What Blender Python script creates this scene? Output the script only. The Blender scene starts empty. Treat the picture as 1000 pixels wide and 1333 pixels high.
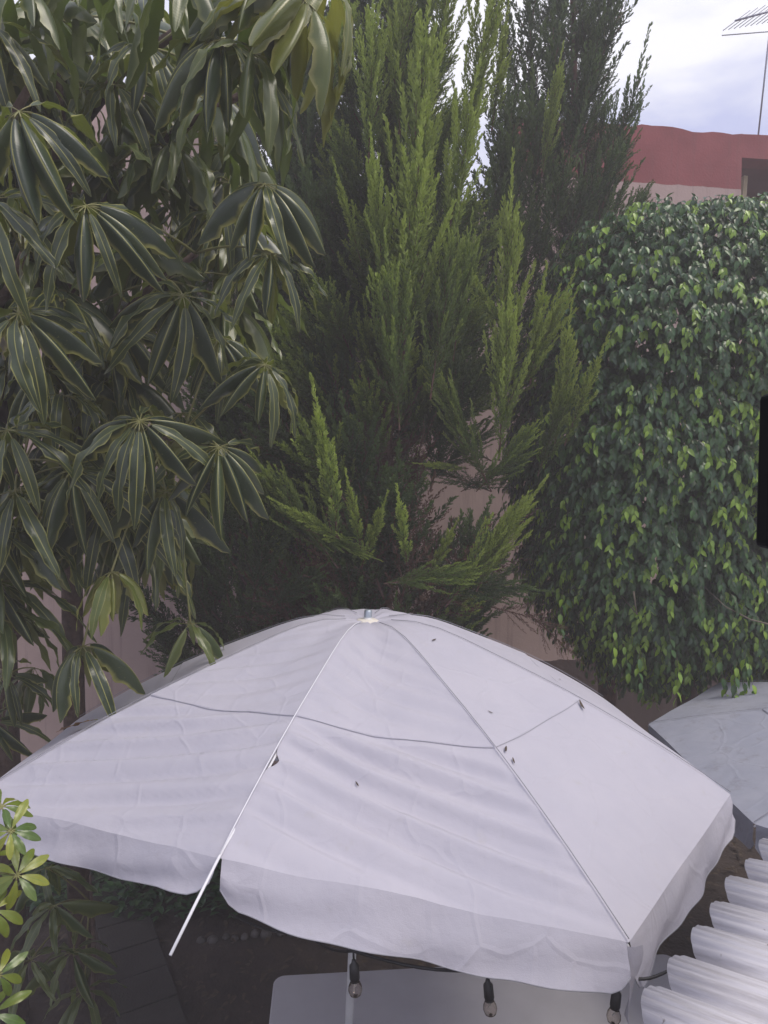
import bpy, math, random
import numpy as np
from mathutils import Vector, Matrix, Euler

random.seed(7)
RNG = np.random.default_rng(7)
PI = math.pi
scene = bpy.context.scene
COL = scene.collection

# ------------------------------------------------------------------ camera
FPX, PITCH, CAMZ = 898.0, math.radians(3.0), 3.30
cam_data = bpy.data.cameras.new('camera')
cam = bpy.data.objects.new('camera', cam_data)
COL.objects.link(cam)
cam.location = (0, 0, CAMZ)
cam.rotation_euler = (PI / 2 - PITCH, 0, 0)
cam_data.sensor_fit = 'HORIZONTAL'
cam_data.sensor_width = 36.0
cam_data.lens = 36.0 * FPX / 1000.0
cam_data.clip_start = 0.02
cam_data.clip_end = 500
scene.camera = cam

# ------------------------------------------------------------------ light
SUN_EL, SUN_AZ = math.radians(58), math.radians(115)      # azimuth clockwise from +Y (away from camera)
world = bpy.data.worlds.new('World')
scene.world = world
world.use_nodes = True
wn, wl = world.node_tree.nodes, world.node_tree.links
wn.clear()
w_out = wn.new('ShaderNodeOutputWorld')
w_bg = wn.new('ShaderNodeBackground')
w_bg.inputs['Strength'].default_value = 0.10
w_sky = wn.new('ShaderNodeTexSky')
w_sky.sky_type = 'NISHITA'
w_sky.sun_disc = False
w_sky.sun_elevation = SUN_EL
w_sky.sun_rotation = SUN_AZ
w_sky.air_density = 1.2
w_sky.dust_density = 2.0
w_tc = wn.new('ShaderNodeTexCoord')
w_map = wn.new('ShaderNodeMapping')
w_map.inputs['Scale'].default_value = (1.0, 1.0, 2.4)
w_map.inputs['Location'].default_value = (0.35, 0.1, 0.0)
w_n = wn.new('ShaderNodeTexNoise')
w_n.inputs['Scale'].default_value = 2.3
w_n.inputs['Detail'].default_value = 7
w_n.inputs['Roughness'].default_value = 0.52
w_n.inputs['Distortion'].default_value = 0.35
w_ramp = wn.new('ShaderNodeValToRGB')
w_ramp.color_ramp.elements[0].position = 0.42
w_ramp.color_ramp.elements[0].color = (6.6, 7.0, 10.4, 1)
w_ramp.color_ramp.elements[1].position = 0.58
w_ramp.color_ramp.elements[1].color = (12.6, 12.5, 13.0, 1)
w_mix = wn.new('ShaderNodeMixRGB')
w_mix.inputs['Fac'].default_value = 0.82
wl.new(w_tc.outputs['Generated'], w_map.inputs['Vector'])
wl.new(w_map.outputs['Vector'], w_n.inputs['Vector'])
wl.new(w_n.outputs['Fac'], w_ramp.inputs['Fac'])
wl.new(w_sky.outputs['Color'], w_mix.inputs['Color1'])
wl.new(w_ramp.outputs['Color'], w_mix.inputs['Color2'])
wl.new(w_mix.outputs['Color'], w_bg.inputs['Color'])
wl.new(w_bg.outputs['Background'], w_out.inputs['Surface'])

sun_data = bpy.data.lights.new('sun', 'SUN')
sun_data.energy = 2.7
sun_data.angle = math.radians(30)
sun_data.color = (1.0, 0.92, 0.80)
sun = bpy.data.objects.new('sun', sun_data)
COL.objects.link(sun)
sd = Vector((math.sin(SUN_AZ) * math.cos(SUN_EL), math.cos(SUN_AZ) * math.cos(SUN_EL), math.sin(SUN_EL)))
sun.rotation_euler = sd.to_track_quat('Z', 'Y').to_euler()
sun.location = (6, 2, 12)

scene.view_settings.view_transform = 'Standard'
scene.view_settings.look = 'None'
scene.view_settings.exposure = 0.15
scene.view_settings.gamma = 1.0
scene.view_settings.use_curve_mapping = False
scene.render.engine = 'CYCLES'
scene.cycles.max_bounces = 8
scene.cycles.transparent_max_bounces = 8

# ------------------------------------------------------------------ helpers
CP, SP = math.cos(PITCH), math.sin(PITCH)


def at(px, py, Y):
    """World point seen at photo pixel (px, py) at distance Y in front of the camera."""
    a, b = (px - 500.0) / FPX, (666.5 - py) / FPX
    dy = CP + b * SP
    dz = -SP + b * CP
    return Vector((a * Y / dy, Y, CAMZ + dz * Y / dy))


def at_z(px, py, z):
    a, b = (px - 500.0) / FPX, (666.5 - py) / FPX
    dy, dz = CP + b * SP, -SP + b * CP
    k = (z - CAMZ) / dz
    return Vector((a * k, dy * k, z))


def link(name, mesh, parent=None):
    o = bpy.data.objects.new(name, mesh)
    COL.objects.link(o)
    if parent is not None:
        o.parent = parent
    return o


def tag(o, label=None, cat=None, group=None, kind=None):
    if label: o['label'] = label
    if cat: o['category'] = cat
    if group: o['group'] = group
    if kind: o['kind'] = kind
    return o


def empty(name, loc, label=None, cat=None, group=None):
    o = bpy.data.objects.new(name, None)
    o.empty_display_size = 0.1
    COL.objects.link(o)
    o.location = loc
    tag(o, label, cat, group)
    return o


class MB:
    """Collects vertices and faces for ONE mesh."""
    def __init__(self):
        self.v, self.f, self.m, self.uv = [], [], [], []

    def add(self, vs, fs, mi=0, uvs=None):
        b = len(self.v)
        self.v += [tuple(p) for p in vs]
        self.f += [tuple(i + b for i in f) for f in fs]
        self.m += [mi] * len(fs)
        self.uv += list(uvs) if uvs is not None else [(0.0, 0.0)] * len(vs)

    def box(self, c, s, rot=None, mi=0):
        x, y, z = s[0] / 2, s[1] / 2, s[2] / 2
        vs = [Vector((i * x, j * y, k * z)) for i in (-1, 1) for j in (-1, 1) for k in (-1, 1)]
        if rot is not None: vs = [rot @ p for p in vs]
        vs = [p + Vector(c) for p in vs]
        self.add(vs, [(0, 1, 3, 2), (4, 6, 7, 5), (0, 4, 5, 1), (2, 3, 7, 6), (0, 2, 6, 4), (1, 5, 7, 3)], mi)

    def tube(self, pts, radii, n=8, mi=0, cap=True):
        pts = [Vector(p) for p in pts]
        if not hasattr(radii, '__len__'): radii = [radii] * len(pts)
        vs, fs = [], []
        up = Vector((0, 0, 1))
        prev = None
        for i, p in enumerate(pts):
            d = (pts[min(i + 1, len(pts) - 1)] - pts[max(i - 1, 0)]).normalized()
            if prev is None:
                a = d.cross(up if abs(d.z) < 0.9 else Vector((1, 0, 0))).normalized()
            else:
                a = (prev - d * prev.dot(d)).normalized()
            prev = a
            b = d.cross(a)
            for k in range(n):
                t = 2 * PI * k / n
                vs.append(p + (a * math.cos(t) + b * math.sin(t)) * radii[i])
        for i in range(len(pts) - 1):
            for k in range(n):
                k2 = (k + 1) % n
                fs.append((i * n + k, i * n + k2, (i + 1) * n + k2, (i + 1) * n + k))
        if cap:
            fs.append(tuple(range(n - 1, -1, -1)))
            fs.append(tuple(range((len(pts) - 1) * n, len(pts) * n)))
        self.add(vs, fs, mi)

    def lathe(self, prof, c=(0, 0, 0), n=20, mi=0, rot=None):
        vs, fs = [], []
        for r, z in prof:
            for k in range(n):
                t = 2 * PI * k / n
                p = Vector((r * math.cos(t), r * math.sin(t), z))
                if rot is not None: p = rot @ p
                vs.append(p + Vector(c))
        for i in range(len(prof) - 1):
            for k in range(n):
                k2 = (k + 1) % n
                fs.append((i * n + k, i * n + k2, (i + 1) * n + k2, (i + 1) * n + k))
        self.add(vs, fs, mi)

    def grid(self, P, mi=0, uvs=None, skip=None):
        """P[i][j] points."""
        ni, nj = len(P), len(P[0])
        vs = [p for row in P for p in row]
        fs = [(i * nj + j, i * nj + j + 1, (i + 1) * nj + j + 1, (i + 1) * nj + j)
              for i in range(ni - 1) for j in range(nj - 1) if not (skip and skip(i, j))]
        uv = [q for row in uvs for q in row] if uvs else [(j / (nj - 1), i / (ni - 1)) for i in range(ni) for j in range(nj)]
        self.add(vs, fs, mi, uv)

    def mesh(self, name, mats, smooth=True):
        me = bpy.data.meshes.new(name)
        me.from_pydata(self.v, [], self.f)
        for m in (mats if isinstance(mats, (list, tuple)) else [mats]): me.materials.append(m)
        me.polygons.foreach_set('material_index', self.m)
        me.polygons.foreach_set('use_smooth', [smooth] * len(self.f))
        ul = me.uv_layers.new(name='UVMap')
        vi = np.zeros(len(me.loops), dtype=np.int32)
        me.loops.foreach_get('vertex_index', vi)
        ul.data.foreach_set('uv', np.array(self.uv, dtype=np.float32)[vi].ravel())
        me.update()
        return me

    def build(self, name, mats, parent=None, smooth=True):
        return link(name, self.mesh(name, mats, smooth), parent)


def np_mesh(name, V, F, mats, uv=None, smooth=True, mat_idx=None):
    """Big mesh from arrays: V (n,3), F (m,4) quads, uv per vertex (n,2)."""
    me = bpy.data.meshes.new(name)
    me.vertices.add(len(V))
    me.vertices.foreach_set('co', V.astype(np.float32).ravel())
    k = F.shape[1]
    me.loops.add(F.size)
    me.loops.foreach_set('vertex_index', F.astype(np.int32).ravel())
    me.polygons.add(len(F))
    me.polygons.foreach_set('loop_start', np.arange(0, F.size, k, dtype=np.int32))
    me.polygons.foreach_set('loop_total', np.full(len(F), k, dtype=np.int32))
    me.polygons.foreach_set('use_smooth', np.full(len(F), smooth))
    for m in (mats if isinstance(mats, (list, tuple)) else [mats]): me.materials.append(m)
    if mat_idx is not None: me.polygons.foreach_set('material_index', mat_idx.astype(np.int32))
    me.update(calc_edges=True)
    if uv is not None:
        ul = me.uv_layers.new(name='UVMap')
        ul.data.foreach_set('uv', uv.astype(np.float32)[F.ravel()].ravel())
    me.validate()
    return me


# ------------------------------------------------------------------ materials
def new_mat(name):
    m = bpy.data.materials.new(name)
    m.use_nodes = True
    nt = m.node_tree
    nt.nodes.clear()
    out = nt.nodes.new('ShaderNodeOutputMaterial')
    return m, nt, out


def N(nt, typ, **kw):
    n = nt.nodes.new(typ)
    for k, v in kw.items():
        if k in n.inputs: n.inputs[k].default_value = v
        else: setattr(n, k, v)
    return n


def ramp(nt, stops):
    r = nt.nodes.new('ShaderNodeValToRGB')
    e = r.color_ramp.elements
    while len(e) < len(stops): e.new(0.5)
    for i, (p, c) in enumerate(stops):
        e[i].position = p
        e[i].color = (*c, 1)
    return r


def basic(name, c1, c2=None, scale=8.0, rough=0.7, bump=0.0, bscale=60.0, metallic=0.0, spec=0.5, detail=6):
    m, nt, out = new_mat(name)
    b = N(nt, 'ShaderNodeBsdfPrincipled', Roughness=rough, Metallic=metallic)
    b.inputs['Specular IOR Level'].default_value = spec
    tc = N(nt, 'ShaderNodeTexCoord')
    if c2 is None:
        b.inputs['Base Color'].default_value = (*c1, 1)
    else:
        n = N(nt, 'ShaderNodeTexNoise', Scale=scale, Detail=detail, Roughness=0.6)
        nt.links.new(tc.outputs['Object'], n.inputs['Vector'])
        r = ramp(nt, [(0.3, c1), (0.7, c2)])
        nt.links.new(n.outputs['Fac'], r.inputs['Fac'])
        nt.links.new(r.outputs['Color'], b.inputs['Base Color'])
    if bump:
        n2 = N(nt, 'ShaderNodeTexNoise', Scale=bscale, Detail=5)
        nt.links.new(tc.outputs['Object'], n2.inputs['Vector'])
        bp = N(nt, 'ShaderNodeBump', Strength=bump, Distance=0.01)
        nt.links.new(n2.outputs['Fac'], bp.inputs['Height'])
        nt.links.new(bp.outputs['Normal'], b.inputs['Normal'])
    nt.links.new(b.outputs['BSDF'], out.inputs['Surface'])
    return m


def fabric(name, c1, c2, trans=0.18, dirt=(0.45, 0.43, 0.42), dirt_lo=0.60):
    m, nt, out = new_mat(name)
    tc = N(nt, 'ShaderNodeTexCoord')
    n = N(nt, 'ShaderNodeTexNoise', Scale=3.0, Detail=6, Roughness=0.65)
    nt.links.new(tc.outputs['Object'], n.inputs['Vector'])
    r = ramp(nt, [(0.35, c1), (0.65, c2)])
    nt.links.new(n.outputs['Fac'], r.inputs['Fac'])
    n2 = N(nt, 'ShaderNodeTexNoise', Scale=9.0, Detail=8, Roughness=0.75)
    nt.links.new(tc.outputs['Object'], n2.inputs['Vector'])
    r2 = ramp(nt, [(dirt_lo, (0, 0, 0)), (dirt_lo + 0.16, (0.5, 0.5, 0.5))])
    nt.links.new(n2.outputs['Fac'], r2.inputs['Fac'])
    mx = N(nt, 'ShaderNodeMixRGB')
    nt.links.new(r2.outputs['Color'], mx.inputs['Fac'])
    nt.links.new(r.outputs['Color'], mx.inputs['Color1'])
    mx.inputs['Color2'].default_value = (*dirt, 1)
    b = N(nt, 'ShaderNodeBsdfPrincipled', Roughness=0.82)
    b.inputs['Specular IOR Level'].default_value = 0.25
    nt.links.new(mx.outputs['Color'], b.inputs['Base Color'])
    w = N(nt, 'ShaderNodeTexNoise', Scale=420.0, Detail=2)
    n3 = N(nt, 'ShaderNodeTexNoise', Scale=16.0, Detail=4)
    nt.links.new(tc.outputs['Object'], w.inputs['Vector'])
    nt.links.new(tc.outputs['Object'], n3.inputs['Vector'])
    # sharp packing creases in the cloth
    nd = N(nt, 'ShaderNodeTexNoise', Scale=2.5, Detail=2)
    nt.links.new(tc.outputs['Object'], nd.inputs['Vector'])
    vm = N(nt, 'ShaderNodeMixRGB', Fac=0.25)
    nt.links.new(tc.outputs['Object'], vm.inputs['Color1']); nt.links.new(nd.outputs['Color'], vm.inputs['Color2'])
    vo = N(nt, 'ShaderNodeTexVoronoi', Scale=5.5, feature='DISTANCE_TO_EDGE')
    nt.links.new(vm.outputs['Color'], vo.inputs['Vector'])
    cr = N(nt, 'ShaderNodeMapRange'); cr.inputs['From Max'].default_value = 0.05
    cr.inputs['To Min'].default_value = 0.28; cr.inputs['To Max'].default_value = 0.0
    nt.links.new(vo.outputs['Distance'], cr.inputs['Value'])
    ad0 = N(nt, 'ShaderNodeMath', operation='MULTIPLY_ADD')
    ad0.inputs[1].default_value = 0.14
    nt.links.new(w.outputs['Fac'], ad0.inputs[0])
    nt.links.new(n3.outputs['Fac'], ad0.inputs[2])
    ad = N(nt, 'ShaderNodeMath', operation='ADD')
    nt.links.new(ad0.outputs['Value'], ad.inputs[0]); nt.links.new(cr.outputs['Result'], ad.inputs[1])
    bp = N(nt, 'ShaderNodeBump', Strength=0.38, Distance=0.012)
    nt.links.new(ad.outputs['Value'], bp.inputs['Height'])
    nt.links.new(bp.outputs['Normal'], b.inputs['Normal'])
    t = N(nt, 'ShaderNodeBsdfTranslucent')
    nt.links.new(mx.outputs['Color'], t.inputs['Color'])
    ms = N(nt, 'ShaderNodeMixShader', Fac=trans)
    nt.links.new(b.outputs['BSDF'], ms.inputs[1])
    nt.links.new(t.outputs['BSDF'], ms.inputs[2])
    nt.links.new(ms.outputs['Shader'], out.inputs['Surface'])
    return m


def leaf_mat(name, top, top2, under, rib, rough=0.31, trans=0.22, tcol=(0.16, 0.24, 0.03), margin=True, objvar=0.35, spec=0.6):
    """Leaf: UV.x across (0..1, 0.5 = midrib), UV.y along. Paler underside, pale midrib and margin."""
    m, nt, out = new_mat(name)
    L = nt.links
    uv = N(nt, 'ShaderNodeUVMap')
    sx = N(nt, 'ShaderNodeSeparateXYZ')
    L.new(uv.outputs['UV'], sx.inputs['Vector'])
    d = N(nt, 'ShaderNodeMath', operation='SUBTRACT'); d.inputs[1].default_value = 0.5
    L.new(sx.outputs['X'], d.inputs[0])
    ab = N(nt, 'ShaderNodeMath', operation='ABSOLUTE')
    L.new(d.outputs['Value'], ab.inputs[0])
    stops = [(0.0, (1, 1, 1)), (0.075, (0, 0, 0))]
    if margin: stops += [(0.80, (0, 0, 0)), (0.99, (0.85, 0.85, 0.85))]
    sc = N(nt, 'ShaderNodeMath', operation='MULTIPLY'); sc.inputs[1].default_value = 2.0
    L.new(ab.outputs['Value'], sc.inputs[0])
    rr = ramp(nt, stops)
    L.new(sc.outputs['Value'], rr.inputs['Fac'])
    oi = N(nt, 'ShaderNodeObjectInfo')
    tc = N(nt, 'ShaderNodeTexCoord')
    n = N(nt, 'ShaderNodeTexNoise', Scale=14.0, Detail=4)
    L.new(tc.outputs['Object'], n.inputs['Vector'])
    addv = N(nt, 'ShaderNodeMath', operation='MULTIPLY_ADD')
    L.new(oi.outputs['Random'], addv.inputs[0]); addv.inputs[1].default_value = 1.0
    sub = N(nt, 'ShaderNodeMath', operation='SUBTRACT'); sub.inputs[1].default_value = 0.5
    L.new(n.outputs['Fac'], sub.inputs[0]); L.new(sub.outputs['Value'], addv.inputs[2])
    rc = ramp(nt, [(0.1, top), (0.95, top2)])
    L.new(addv.outputs['Value'], rc.inputs['Fac'])
    sp_n = N(nt, 'ShaderNodeTexNoise', Scale=75.0, Detail=3)
    L.new(tc.outputs['Object'], sp_n.inputs['Vector'])
    sp_r = ramp(nt, [(0.66, (0, 0, 0)), (0.74, (0.6, 0.6, 0.6))])
    L.new(sp_n.outputs['Fac'], sp_r.inputs['Fac'])
    sp_m = N(nt, 'ShaderNodeMixRGB'); sp_m.inputs['Color2'].default_value = (*[0.5 * (a_ + b_) for a_, b_ in zip(rib, top2)], 1)
    L.new(sp_r.outputs['Color'], sp_m.inputs['Fac']); L.new(rc.outputs['Color'], sp_m.inputs['Color1'])
    rc = sp_m
    mt = N(nt, 'ShaderNodeMixRGB')
    L.new(rr.outputs['Color'], mt.inputs['Fac']); L.new(rc.outputs['Color'], mt.inputs['Color1'])
    mt.inputs['Color2'].default_value = (*rib, 1)
    geo = N(nt, 'ShaderNodeNewGeometry')
    mu = N(nt, 'ShaderNodeMixRGB')
    L.new(geo.outputs['Backfacing'], mu.inputs['Fac']); L.new(mt.outputs['Color'], mu.inputs['Color1'])
    mu.inputs['Color2'].default_value = (*under, 1)
    b = N(nt, 'ShaderNodeBsdfPrincipled', Roughness=rough)
    b.inputs['Specular IOR Level'].default_value = spec
    L.new(mu.outputs['Color'], b.inputs['Base Color'])
    # side veins
    wv = N(nt, 'ShaderNodeTexWave', Scale=11.0, Distortion=1.0)
    wv.bands_direction = 'Y'
    L.new(uv.outputs['UV'], wv.inputs['Vector'])
    bp = N(nt, 'ShaderNodeBump', Strength=0.04, Distance=0.003)
    L.new(wv.outputs['Fac'], bp.inputs['Height']); L.new(bp.outputs['Normal'], b.inputs['Normal'])
    t = N(nt, 'ShaderNodeBsdfTranslucent')
    t.inputs['Color'].default_value = (*tcol, 1)
    ms = N(nt, 'ShaderNodeMixShader', Fac=trans)
    L.new(b.outputs['BSDF'], ms.inputs[1]); L.new(t.outputs['BSDF'], ms.inputs[2])
    L.new(ms.outputs['Shader'], out.inputs['Surface'])
    return m


def uv_age_mat(name, old, mid, new, rough=0.5, trans=0.2, spec=0.4, tmul=1.6):
    """Foliage whose colour follows its growth: UV.x = age of growth (1 = new tip), UV.y = random."""
    m, nt, out = new_mat(name)
    L = nt.links
    uv = N(nt, 'ShaderNodeUVMap')
    sx = N(nt, 'ShaderNodeSeparateXYZ')
    L.new(uv.outputs['UV'], sx.inputs['Vector'])
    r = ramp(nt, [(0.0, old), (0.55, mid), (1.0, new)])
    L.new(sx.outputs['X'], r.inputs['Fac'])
    oi = N(nt, 'ShaderNodeObjectInfo')
    ad = N(nt, 'ShaderNodeMath', operation='ADD')
    L.new(oi.outputs['Random'], ad.inputs[0]); L.new(sx.outputs['Y'], ad.inputs[1])
    mr = N(nt, 'ShaderNodeMapRange'); mr.inputs['From Max'].default_value = 2.0
    mr.inputs['To Min'].default_value = 0.7; mr.inputs['To Max'].default_value = 1.3
    L.new(ad.outputs['Value'], mr.inputs['Value'])
    hsv = N(nt, 'ShaderNodeHueSaturation')
    L.new(r.outputs['Color'], hsv.inputs['Color']); L.new(mr.outputs['Result'], hsv.inputs['Value'])
    b = N(nt, 'ShaderNodeBsdfPrincipled', Roughness=rough)
    b.inputs['Specular IOR Level'].default_value = spec
    L.new(hsv.outputs['Color'], b.inputs['Base Color'])
    h2 = N(nt, 'ShaderNodeHueSaturation', Value=tmul, Saturation=1.1)
    L.new(hsv.outputs['Color'], h2.inputs['Color'])
    t = N(nt, 'ShaderNodeBsdfTranslucent')
    L.new(h2.outputs['Color'], t.inputs['Color'])
    ms = N(nt, 'ShaderNodeMixShader', Fac=trans)
    L.new(b.outputs['BSDF'], ms.inputs[1]); L.new(t.outputs['BSDF'], ms.inputs[2])
    L.new(ms.outputs['Shader'], out.inputs['Surface'])
    return m


M = {}
M['cloth'] = fabric('white_canvas', (0.485, 0.475, 0.555), (0.525, 0.51, 0.585))
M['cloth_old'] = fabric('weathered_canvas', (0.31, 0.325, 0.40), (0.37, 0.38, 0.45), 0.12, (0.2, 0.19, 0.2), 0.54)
M['piping'] = basic('white_piping', (0.68, 0.68, 0.74), rough=0.5)
M['rod'] = basic('white_rod', (0.7, 0.7, 0.75), rough=0.4)
M['steel'] = basic('galvanised_steel', (0.35, 0.4, 0.46), (0.5, 0.55, 0.6), 40, 0.42, metallic=0.8)
M['pole'] = basic('painted_pole', (0.5, 0.5, 0.52), (0.62, 0.62, 0.63), 14, 0.45)
M['cap'] = basic('beige_plastic', (0.6, 0.56, 0.5), (0.7, 0.66, 0.6), 30, 0.55)
M['plastic'] = basic('table_plastic', (0.47, 0.46, 0.50), (0.53, 0.52, 0.56), 5, 0.55, 0.25, 300)
M['black'] = basic('black_plastic', (0.012, 0.012, 0.015), rough=0.45)
M['black_metal'] = basic('black_aluminium', (0.004, 0.004, 0.006), rough=0.6, spec=0.15)
M['sheet'] = None


def sheet_mat():
    m, nt, out = new_mat('white_roof_sheet')
    L = nt.links
    tc = N(nt, 'ShaderNodeTexCoord')
    mp = N(nt, 'ShaderNodeMapping'); mp.inputs['Scale'].default_value = (60, 3.5, 20)
    L.new(tc.outputs['Object'], mp.inputs['Vector'])
    n1 = N(nt, 'ShaderNodeTexNoise', Scale=1.0, Detail=6, Roughness=0.7)
    L.new(mp.outputs['Vector'], n1.inputs['Vector'])
    r1 = ramp(nt, [(0.35, (0.40, 0.38, 0.40)), (0.55, (0.54, 0.525, 0.565)), (0.8, (0.60, 0.585, 0.62))])
    L.new(n1.outputs['Fac'], r1.inputs['Fac'])
    n2 = N(nt, 'ShaderNodeTexNoise', Scale=34.0, Detail=4, Roughness=0.6)
    L.new(tc.outputs['Object'], n2.inputs['Vector'])
    r2 = ramp(nt, [(0.69, (0, 0, 0)), (0.73, (0.8, 0.8, 0.8))])
    L.new(n2.outputs['Fac'], r2.inputs['Fac'])
    mx = N(nt, 'ShaderNodeMixRGB'); mx.inputs['Color2'].default_value = (0.16, 0.13, 0.12, 1)
    L.new(r2.outputs['Color'], mx.inputs['Fac']); L.new(r1.outputs['Color'], mx.inputs['Color1'])
    b = N(nt, 'ShaderNodeBsdfPrincipled', Roughness=0.6)
    b.inputs['Specular IOR Level'].default_value = 0.3
    L.new(mx.outputs['Color'], b.inputs['Base Color'])
    L.new(b.outputs['BSDF'], out.inputs['Surface'])
    return m


M['sheet'] = sheet_mat()
M['wood'] = basic('dark_timber', (0.07, 0.045, 0.035), (0.13, 0.09, 0.07), 9, 0.8, 0.5, 40)
M['bark'] = basic('brown_bark', (0.055, 0.035, 0.03), (0.15, 0.10, 0.08), 22, 0.9, 0.9, 35)
M['bark_red'] = basic('reddish_bark', (0.06, 0.03, 0.026), (0.17, 0.09, 0.07), 16, 0.9, 0.9, 45)
M['twig'] = basic('twig_bark', (0.10, 0.08, 0.06), (0.17, 0.14, 0.11), 30, 0.85)
M['petiole'] = basic('leaf_stalk', (0.16, 0.17, 0.05), (0.24, 0.22, 0.09), 20, 0.5)
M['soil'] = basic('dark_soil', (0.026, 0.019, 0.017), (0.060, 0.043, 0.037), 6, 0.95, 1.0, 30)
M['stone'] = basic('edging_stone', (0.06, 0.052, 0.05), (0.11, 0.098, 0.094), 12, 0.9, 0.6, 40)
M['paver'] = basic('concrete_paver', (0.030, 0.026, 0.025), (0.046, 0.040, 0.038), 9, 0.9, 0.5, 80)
M['dry'] = basic('dry_leaf', (0.035, 0.025, 0.018), (0.085, 0.058, 0.038), 40, 0.8)
M['leaf_rust'] = basic('rust_leaf', (0.22, 0.09, 0.025), (0.34, 0.2, 0.04), 12, 0.6)
M['antenna'] = basic('antenna_metal', (0.25, 0.25, 0.32), rough=0.5, metallic=0.5)
M['post_y'] = basic('pale_post', (0.5, 0.42, 0.27), (0.6, 0.52, 0.36), 10, 0.7)

M['umb'] = leaf_mat('umbrella_leaf', (0.027, 0.044, 0.029), (0.064, 0.088, 0.040), (0.27, 0.28, 0.085), (0.48, 0.46, 0.13), tcol=(0.20, 0.26, 0.03))
M['umb_new'] = leaf_mat('umbrella_leaf_yellowing', (0.085, 0.12, 0.03), (0.17, 0.19, 0.04), (0.28, 0.28, 0.09), (0.36, 0.34, 0.12), trans=0.3, tcol=(0.3, 0.32, 0.04))
M['umb_olive'] = leaf_mat('umbrella_leaf_olive', (0.05, 0.075, 0.026), (0.10, 0.125, 0.035), (0.17, 0.20, 0.06), (0.25, 0.26, 0.09), trans=0.28)
M['varieg'] = leaf_mat('variegated_leaf', (0.065, 0.12, 0.022), (0.25, 0.27, 0.035), (0.22, 0.27, 0.07), (0.12, 0.22, 0.04), margin=False, trans=0.2, tcol=(0.3, 0.36, 0.04))
M['ficus'] = uv_age_mat('ficus_leaf', (0.026, 0.060, 0.030), (0.065, 0.145, 0.036), (0.23, 0.36, 0.04), rough=0.32, trans=0.18, spec=0.5)
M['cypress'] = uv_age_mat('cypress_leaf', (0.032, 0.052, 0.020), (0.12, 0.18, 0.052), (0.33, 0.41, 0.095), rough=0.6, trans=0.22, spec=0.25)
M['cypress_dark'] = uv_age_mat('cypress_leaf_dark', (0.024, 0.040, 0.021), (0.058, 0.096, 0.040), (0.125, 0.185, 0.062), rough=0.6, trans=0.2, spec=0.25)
M['cypress_dead'] = uv_age_mat('cypress_dead', (0.05, 0.034, 0.028), (0.105, 0.065, 0.05), (0.16, 0.10, 0.075), rough=0.8, trans=0.1, spec=0.2)


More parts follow.
